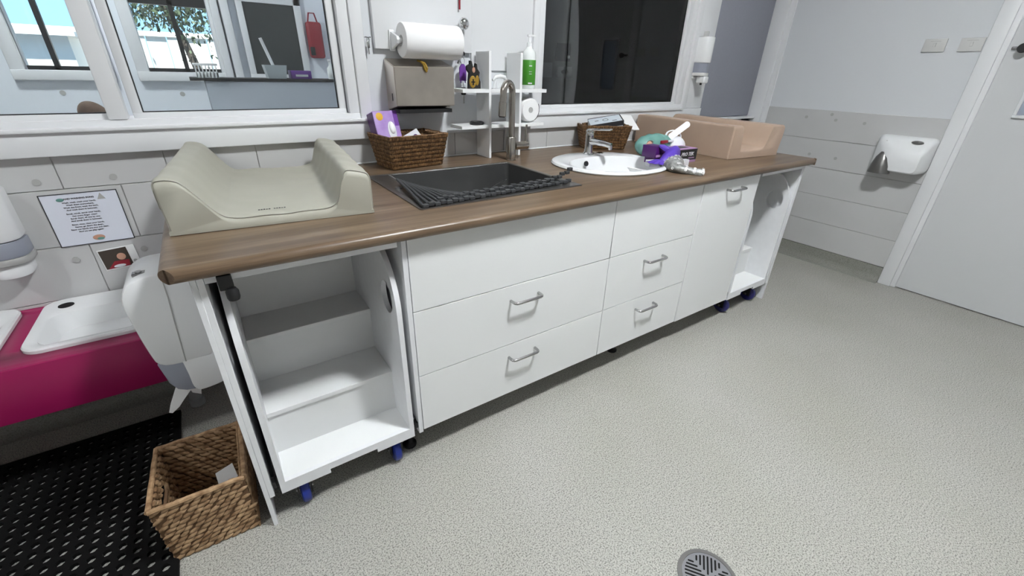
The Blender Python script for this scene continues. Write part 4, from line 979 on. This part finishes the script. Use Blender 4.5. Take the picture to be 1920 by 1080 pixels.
# keys and utensil hanging on the board's right edge
t = thing('purple_key_tag', 'bunch of keys with purple tag hanging beside steel dispenser', 'keys', (1.2, YB-0.02, 1.16))
MB().tube([(1.200+0.011*math.cos(R(a)), YB-0.018, 1.338+0.014*math.sin(R(a))) for a in range(0, 360, 24)], 0.0012, 6, closed=True).build('key_ring', 'handle_metal', t)
MB().prism([(1.182, 1.252), (1.218, 1.252), (1.218, 1.308), (1.208, 1.324), (1.192, 1.324), (1.182, 1.308)], 'y', YB-0.022, YB-0.016, bev=0.0015).build('tag', 'purple', t)
MB().box(1.186, 1.191, YB-0.021, YB-0.017, 1.243, 1.253).box(1.209, 1.214, YB-0.021, YB-0.017, 1.243, 1.253).build('tag_prong', 'purple', t)
MB().tube([(1.2, YB-0.019, 1.252), (1.201, YB-0.019, 1.225)], 0.0015, 6).build('link', 'handle_metal', t)
MB().box(1.188, 1.214, YB-0.025, YB-0.014, 1.190, 1.224, 0.005).build('key_head', 'black_plastic', t)
MB().box(1.199, 1.205, YB-0.021, YB-0.018, 1.152, 1.192).build('key_blade', 'handle_metal', t)
MB().box(-0.004, 0.004, -0.0015, 0.0015, -0.035, 0.0, M=Matrix.Translation((1.19, YB-0.02, 1.356)) @ Matrix.Rotation(R(30), 4, 'Y')).build('small_key', 'handle_metal', t)
t = thing('ball_scoop', 'steel ball ended scoop hanging beside the paper roll', 'scoop', (1.2, YB-0.03, 1.36))
MB().ball((1.204, YB-0.035, 1.487), 0.025, 0.020, 0.026, 24, 14).build('ball', 'chrome', t)
MB().tube([(1.203, YB-0.025, 1.465), (1.201, YB-0.018, 1.42), (1.200, YB-0.016, 1.378)], 0.003, 10).build('stem', 'handle_metal', t)
MB().tube([(1.200+0.012*math.cos(R(a)), YB-0.016, 1.366+0.012*math.sin(R(a))) for a in range(-30, 200, 20)], 0.003, 8).build('loop', 'black_plastic', t)
o = MB().tube([(1.195, YB-0.012, 1.72), (1.199, YB-0.010, 1.62), (1.197, YB-0.010, 1.543)], 0.0042, 10).build('red_lanyard', 'red'); tag(o, 'red cord hanging down the white board above the scoop', 'cord')
t = thing('hook_keys', 'small keys on a hook at the left window edge', 'keys', (0.768, YW-0.03, 1.36))
MB().tube([(0.758, YW-0.001, 1.412), (0.758, YW-0.022, 1.412), (0.778, YW-0.022, 1.412), (0.778, YW-0.001, 1.412)], 0.0022, 8).build('hook', 'handle_metal', t)
MB().box(0.763, 0.773, YW-0.021, YW-0.018, 1.372, 1.398, 0.001).build('key_head', 'handle_metal', t)
MB().box(0.764, 0.769, YW-0.021, YW-0.018, 1.350, 1.375).build('key_blade', 'handle_metal', t)
MB().tube([(0.768+0.006*math.cos(R(a)), YW-0.02, 1.402+0.009*math.sin(R(a))) for a in range(0, 360, 30)], 0.001, 6, closed=True).build('key_ring', 'handle_metal', t)

# ------------------------------------------------------------------ soap dispenser by the grey board
def disp_round(x, z0, label, s=1.0):
    t = thing('soap_dispenser', label, 'soap dispenser', (x, YW-0.08, z0))
    yb = YW-0.022
    MB().box(x-0.045, x+0.045, yb-0.020, yb, z0+0.05, z0+0.30, 0.006).build('back_plate', 'plastic_white', t)
    body = [(x-0.05+0.0, yb)]+[(x+0.052*math.cos(R(a)), yb-0.035-0.055*math.sin(R(a))) for a in range(180, -1, -20)]+[(x+0.05, yb)]
    MB().prism(body, 'z', z0+0.145, z0+0.30, bev=0.006).build('cover', 'plastic_white', t)
    MB().prism([(x+(p[0]-x)*0.9, yb+(p[1]-yb)*0.92) for p in body], 'z', z0+0.085, z0+0.145).build('window', 'plastic_grey', t)
    MB().prism(body, 'z', z0+0.066, z0+0.086, bev=0.003).build('lower_band', 'switch_plate', t)
    MB().box(x-0.026, x+0.026, yb-0.095, yb-0.03, z0+0.020, z0+0.066, 0.010, 3).build('push_lever', 'plastic_white', t)
    MB().lathe([(0, 0), (0.007, 0), (0.008, 0.014), (0, 0.014)], (x-0.02, yb-0.07, z0+0.010), 12).build('nozzle', 'black_plastic', t)
    MB().box(x+0.0, x+0.03, yb-0.03, yb-0.005, z0+0.30, z0+0.335, 0.004).build('lock', 'switch_plate', t)
    return t
disp_round(3.045, 1.235, 'white soap dispenser with grey window beside slate grey board')

# ------------------------------------------------------------------ right wall fittings
for y0, y1, lb in ((-0.140, -0.033, 'white single switch plate further from the door frame'), (-0.305, -0.200, 'white switch plate next to the door frame')):
    t = thing('switch_plate', lb, 'switch plate', (XR, (y0+y1)/2, 1.463), 0, 'plates on the right wall')
    MB().box(XR-0.010, XR-0.0005, y0, y1, 1.463, 1.533, 0.003).build('plate', 'switch_plate', t)
    MB().box(XR-0.0125, XR-0.009, (y0+y1)/2-0.007, (y0+y1)/2+0.007, 1.490, 1.512, 0.001).build('rocker', 'switch_plate', t)
    MB().box(XR-0.0108, XR-0.0095, (y0+y1)/2-0.025, (y0+y1)/2+0.025, 1.519, 1.521).build('groove', 'grey_cap', t, False)
t = thing('hand_dryer', 'white hand dryer with grey nozzle on the right wall', 'hand dryer', (XR-0.07, -0.17, 0.76))
def dryer():
    # cross-sections stacked outwards from the wall (y,z outline), tapering towards the front
    secs = []
    for dx, y0, y1, z0, z1, r in ((0.006, -0.309, -0.002, 0.775, 0.985, 0.03), (0.05, -0.309, -0.008, 0.768, 0.985, 0.03), (0.095, -0.300, -0.03, 0.766, 0.965, 0.035), (0.125, -0.290, -0.075, 0.770, 0.915, 0.035), (0.138, -0.280, -0.095, 0.778, 0.895, 0.03)):
        secs.append([(XR-dx, p[0], p[1]) for p in rrect(y0, y1, z0, z1, r, 6)])
    n = len(secs[0]); V = [p for q in secs for p in q]; F = []
    for k in range(len(secs)-1):
        for i in range(n):
            j = (i+1) % n; F.append((k*n+i, k*n+j, (k+1)*n+j, (k+1)*n+i))
    F += [tuple(range(n)), tuple(range((len(secs)-1)*n, len(secs)*n))]
    q = MB(); q.raw(V, F); bmesh.ops.recalc_face_normals(q.bm, faces=q.bm.faces[:]); return q
dryer().build('housing', 'plastic_white', t)
nz = MB(); secs = []
for z, y0, y1, x0, x1 in ((0.752, -0.150, -0.030, XR-0.165, XR-0.06), (0.80, -0.142, -0.034, XR-0.160, XR-0.06), (0.85, -0.125, -0.046, XR-0.148, XR-0.065), (0.885, -0.103, -0.066, XR-0.130, XR-0.08)):
    secs.append([(p[0], p[1], z) for p in rrect(x0, x1, y0, y1, min((y1-y0), (x1-x0))*0.45, 6)])
n = len(secs[0]); V = [p for q in secs for p in q]; F = []
for k in range(3):
    for i in range(n): j = (i+1) % n; F.append((k*n+i, k*n+j, (k+1)*n+j, (k+1)*n+i))
F += [tuple(range(n)), tuple(range(3*n, 4*n))]
nz.raw(V, F); bmesh.ops.recalc_face_normals(nz.bm, faces=nz.bm.faces[:]); nz.build('nozzle', 'rim_metal', t)
MB().ball((XR-0.098, -0.225, 0.957), 0.020, 0.032, 0.012, 18, 10).build('sensor_window', 'rim_metal', t)
MB().lathe([(0, 0), (0.004, 0), (0.004, 0.002), (0, 0.002)], (XR-0.11, -0.07, 0.952), 10).build('screw', 'grey_cap', t)

# ------------------------------------------------------------------ left corner: poster, photo, trough, dispensers
t = thing('song_poster', 'hand washing song sheet with black border taped to tiles', 'poster', (-0.305, YW-0.008, 0.70))
yp = YW-0.0075
MB().box(-0.407, -0.204, yp-0.0015, yp, 0.702, 0.886).build('sheet', 'poster_white', t, False)
f = MB()
for q in ((-0.408, -0.203, 0.701, 0.7035), (-0.408, -0.203, 0.8845, 0.887), (-0.408, -0.4055, 0.701, 0.887), (-0.2055, -0.203, 0.701, 0.887)): f.box(q[0], q[1], yp-0.0024, yp-0.0004, q[2], q[3])
f.build('border', 'ink', t, False)
cx = -0.312
lines = ['Wash, wash, wash your hands,', 'Wash them everywhere,', 'Wash the front, wash the back,', 'And wash them in between.', None, 'Scrub, scrub, scrub your hands,', 'Get every finger clean!', 'Scrub them, all one by one,', 'And scrub them in between.', None, 'Rinse, rinse, rinse your hands,', 'Germs go down the drain,', 'Now our hands are nice and clean,', 'And we can play again!']
text_mesh('HAND WASHING SONG', 0.0078, 'ink', t, Matrix.Translation((cx-0.305+0.305-0.0, yp-0.002, 0.8655)) @ TW, name='title', bold=0.0002, ext=0.0002).location = (0.305, -(YW-0.008), -0.70)
zz = 0.853
for ln_ in lines:
    if ln_:
        o = text_mesh(ln_, 0.0072, 'ink', t, Matrix.Translation((cx, yp-0.002, zz)) @ TW, name='song_line', bold=0.0001, ext=0.0002); o.location = (0.305, -(YW-0.008), -0.70)
        zz -= 0.0087
    else: zz -= 0.0045
f = MB().ball((-0.358, yp-0.002, 0.866), 0.010, 0.0006, 0.006, 14, 8).build('picture', 'teal', t)
f = MB().prism([(-0.262, 0.858), (-0.240, 0.858), (-0.251, 0.880)], 'y', yp-0.0024, yp-0.001).build('picture', 'grey_cap', t, False)
f = MB().ball((-0.300, yp-0.002, 0.722), 0.017, 0.0006, 0.010, 16, 8).build('picture', 'skin_print', t)
f = MB().ball((-0.296, yp-0.0026, 0.717), 0.010, 0.0006, 0.005, 16, 8).build('picture', 'teal', t)
t = thing('photo_card', 'small photo card with dark and red picture on tiles', 'photo', (-0.27, YW-0.008, 0.59))
M_ = Matrix.Translation((-0.268, yp, 0.634)) @ Matrix.Rotation(R(-4), 4, 'Y')
MB().box(-0.054, 0.054, -0.0015, 0, -0.041, 0.041, M=M_).build('card', 'paper', t, False)
MB().box(-0.051, 0.030, -0.0022, -0.001, -0.036, 0.037, M=M_).build('dark_print', 'bark', t, False)
MB().prism([(-0.045, -0.036), (0.020, -0.036), (0.024, -0.012), (-0.02, -0.010)], 'y', -0.0028, -0.0015, M=M_).build('red_print', 'red', t, False)
MB().ball((0.006, -0.002, 0.004), 0.014, 0.0008, 0.014, 14, 8, M=M_).build('pale_print', 'skin_print', t)
MB().ball((-0.010, -0.0028, -0.030), 0.018, 0.0006, 0.006, 14, 8, M=M_).build('white_print', 'box_white', t)
MB().ball((0.040, -0.002, -0.022), 0.006, 0.0008, 0.006, 14, 8, M=M_).build('grey_print', 'grey_cap', t)
# wash trough
t = thing('wash_trough', 'magenta low wash trough fixed along the tiled wall', 'trough', (-0.8, 0.72, 0.32))
TYF = 0.495
MB().box(-2.0, -0.150, TYF+0.003, YW-0.007, 0.478, 0.498, 0.004).build('top', 'pink', t)
MB().box(-2.0, -0.150, TYF, TYF+0.02, 0.322, 0.4985, 0.004).build('fascia', 'pink', t)
MB().box(-0.17, -0.150, TYF+0.02, YW-0.007, 0.322, 0.478, 0.002).build('end_panel', 'pink', t)
MB().lathe([(0, 0), (0.028, 0), (0.028, 0.03), (0.022, 0.034), (0.022, 0.322), (0, 0.322)], (-0.185, 0.785, 0.0), 20).build('waste_pipe', 'grey_pipe', t)
def trough_basin(x0, x1, label):
    t = thing('hand_basin', label, 'basin', ((x0+x1)/2, 0.74, 0.498), 0, 'basins in the wash trough')
    z = 0.4985; loops = []
    y0, y1 = 0.560, 0.940
    for ins, zz_, r, backx in ((0.0, z, 0.055, 0), (0.0, z+0.010, 0.055, 0), (0.004, z+0.015, 0.052, 0), (0.022, z+0.015, 0.045, 0.09), (0.032, z+0.008, 0.045, 0.10), (0.05, z-0.05, 0.05, 0.10), (0.09, z-0.062, 0.05, 0.10)):
        loops.append([(p[0], p[1], zz_) for p in rrect(x0+ins, x1-ins, y0+ins, y1-ins-backx*0.8, r, 6)])
    n = len(loops[0]); V = [p for q in loops for p in q]; F = []
    for k in range(len(loops)-1):
        for i in range(n): j = (i+1) % n; F.append((k*n+i, k*n+j, (k+1)*n+j, (k+1)*n+i))
    F.append(tuple(range((len(loops)-1)*n, len(loops)*n)))
    q = MB(); q.raw(V, F); bmesh.ops.recalc_face_normals(q.bm, faces=q.bm.faces[:]); q.build('bowl', 'porcelain', t)
    MB().lathe([(0, 0), (0.022, 0), (0.022, 0.0012), (0, 0.0012)], (x0+0.066, 0.872, z+0.0152), 24).build('tap_hole', 'black_hole', t)
    return t
tb_ = trough_basin(-0.512, -0.190, 'white hand basin with black tap hole beside the towel dispenser')
trough_basin(-0.885, -0.566, 'white hand basin cut off by the left picture edge')
# carve the trough top for the bowls
tt = [o for o in bpy.data.objects['wash_trough'].children if o.name.startswith('top')][0]
cs = []
for x0, x1 in ((-0.512, -0.190), (-0.885, -0.566)):
    q = MB().prism(rrect(x0+0.012, x1-0.012, 0.575, 0.925, 0.04), 'z', 0.40, 0.56).build('cutter', 'pink')
    q.location = (0, 0, 0); cs.append(q)
for q in cs:
    for v in q.data.vertices: v.co -= Vector((-0.8, 0.72, 0.32))
    q.location = (-0.8, 0.72, 0.32)
cut(tt, cs)
# large towel dispenser on the outside of the bench end panel (profile in x,z ; extruded along y)
t = thing('paper_dispenser', 'large white paper towel dispenser with grey base on bench end', 'dispenser', (-0.1, 0.44, 0.37))
yd0, yd1 = 0.300, 0.490
def chaikin(p, it=2):
    for _ in range(it): p = [q for a_, b_ in zip(p, p[1:]+p[:1]) for q in ((0.75*a_[0]+0.25*b_[0], 0.75*a_[1]+0.25*b_[1]), (0.25*a_[0]+0.75*b_[0], 0.25*a_[1]+0.75*b_[1]))]
    return p
cover = chaikin([(-0.003, 0.778), (-0.07, 0.778), (-0.145, 0.775), (-0.186, 0.735), (-0.186, 0.66), (-0.176, 0.545), (-0.166, 0.487), (-0.08, 0.483), (-0.003, 0.483)])
MB().prism(cover, 'y', yd0, yd1, bev=0.010).build('cover', 'plastic_white', t)
lowr = chaikin([(-0.003, 0.52), (-0.003, 0.385), (-0.06, 0.372), (-0.108, 0.372), (-0.112, 0.46), (-0.115, 0.53)], 2)
MB().prism(lowr, 'y', yd0+0.001, yd1, bev=0.008).build('back_body', 'plastic_white', t)
MB().prism([(-0.168, 0.497), (-0.158, 0.425), (-0.145, 0.398), (-0.125, 0.386), (-0.103, 0.382), (-0.100, 0.440), (-0.104, 0.490)], 'y', yd0+0.002, yd1-0.002, bev=0.006).build('window', 'plastic_grey', t)
MB().tube([(-0.082, yd0+0.06, 0.7765), (-0.083, yd0+0.012, 0.770), (-0.084, yd0-0.0005, 0.755), (-0.086, yd0-0.0005, 0.70), (-0.092, yd0-0.0005, 0.62), (-0.097, yd0-0.0005, 0.54), (-0.100, yd0-0.0005, 0.49)], 0.0016, 6).build('seam', 'grey_cap', t)
MB().box(-0.150, -0.118, 0.335, 0.36, 0.766, 0.776, 0.003).lathe([(0, 0), (0.008, 0), (0.008, 0.004), (0, 0.004)], (-0.135, 0.348, 0.775), 14).build('lock', 'handle_metal', t)
b = MB()
pts = [(-0.150, 0.40), (-0.178, 0.345), (-0.190, 0.315), (-0.182, 0.310), (-0.160, 0.326), (-0.140, 0.350), (-0.120, 0.372), (-0.108, 0.392)]
b.prism([(p[0], p[1]) for p in pts], 'y', 0.318, 0.3205); b.build('paper_tail', 'paper', t, False)
MB().prism([(-0.125, 0.385), (-0.118, 0.355), (-0.098, 0.340), (-0.09, 0.38)], 'y', 0.33, 0.332).build('paper_tail', 'paper', t, False)
# soap dispenser at the far left
t = thing('soap_dispenser', 'white soap dispenser with grey window over the wash trough', 'soap dispenser', (-0.535, YW-0.06, 0.64))
x = -0.535; yb = YW-0.007
def oval(s): return [(x-0.062*s, yb)]+[(x+0.062*s*math.cos(R(a)), yb-0.045*s-0.055*s*math.sin(R(a))) for a in range(180, -1, -15)]+[(x+0.062*s, yb)]
MB().prism(oval(1.0), 'z', 0.765, 0.935, bev=0.012).build('cover', 'plastic_white', t)
MB().prism(oval(1.0), 'z', 0.712, 0.7648, bev=0.004).build('window', 'plastic_grey', t)
MB().prism(oval(1.03), 'z', 0.690, 0.712, bev=0.004).build('lower_band', 'grey_cap', t)
MB().prism([(x+(p[0]-x)*0.8, yb+(p[1]-yb)*0.92) for p in oval(1.0)], 'z', 0.640, 0.690, bev=0.014).build('push_lever', 'plastic_white', t)

# ------------------------------------------------------------------ rubber mat with round holes
pit = 0.0355; xr = -0.244; yt = 0.760; TH = 0.013
NX, NY = 17, 27
holes = MB(); hr = 0.0115; hn = 10
bx0 = xr-0.012-NX*pit; by0 = yt-0.012-NY*pit
V = []; F = []
for i in range(NX):
    for j in range(NY):
        cx_, cy_ = bx0+(i+0.5)*pit, by0+(j+0.5)*pit
        h = pit/2; base = len(V)
        ring = [(cx_+hr*math.cos(2*PI*(k+0.5)/8), cy_+hr*math.sin(2*PI*(k+0.5)/8)) for k in range(8)]
        sq = [(cx_+h, cy_), (cx_+h, cy_+h), (cx_, cy_+h), (cx_-h, cy_+h), (cx_-h, cy_), (cx_-h, cy_-h), (cx_, cy_-h), (cx_+h, cy_-h)]
        V += [(p[0], p[1], TH) for p in ring]+[(p[0], p[1], 0.001) for p in ring]+[(p[0], p[1], TH) for p in sq]
        for k in range(8):
            k1 = (k+1) % 8
            F.append((base+k, base+16+k1, base+k1)) ; F.append((base+k, base+16+k, base+16+k1)) if False else None
            F.append((base+k1, base+k, base+8+k, base+8+k1))
        for k in range(8):
            # ring vertex k lies between square points k and k+1
            F.append((base+16+k, base+16+(k+1) % 8, base+k))
F = [f for f in F if f]
holes.raw(V, F)
holes.box(bx0-0.02, bx0, by0-0.02, yt, 0.0005, TH).box(bx0, xr, yt-0.012, yt, 0.0005, TH).box(xr-0.012, xr, by0-0.02, yt-0.012, 0.0005, TH).box(bx0, xr-0.012, by0-0.02, by0, 0.0005, TH)
o = holes.build('rubber_mat', 'rubber', smooth=False); tag(o, 'black rubber floor mat with rows of round holes', 'mat')

# ------------------------------------------------------------------ floor drain
t = thing('floor_drain', 'round steel floor drain grate in the speckled floor', 'drain', (1.013, -0.852, 0.0))
dc = (1.013, -0.852)
MB().lathe([(0.072, 0.0005), (0.084, 0.0005), (0.084, 0.003), (0.074, 0.005), (0.072, 0.005), (0.072, 0.0005)], (dc[0], dc[1], 0), 48).build('rim', 'drain_rim', t)
MB().lathe([(0, 0.0006), (0.0712, 0.0006), (0.0712, 0.0045), (0, 0.0045)], (dc[0], dc[1], 0), 48).build('grate', 'drain_steel', t)
for q4 in range(4):
    for k in range(9):
        off = (k-4)*0.0105
        ln0 = abs(off)+0.007; L = math.sqrt(0.064**2-off**2)
        if L-ln0 < 0.008: continue
        M_ = Matrix.Translation((dc[0], dc[1], 0)) @ Matrix.Rotation(R(35)+q4*PI/2, 4, 'Z')
        MB().prism(rrect(ln0, L, off-0.0025, off+0.0025, 0.0024, 3), 'z', 0.0044, 0.0050, M=M_).build('slot', 'black_hole', t, False)
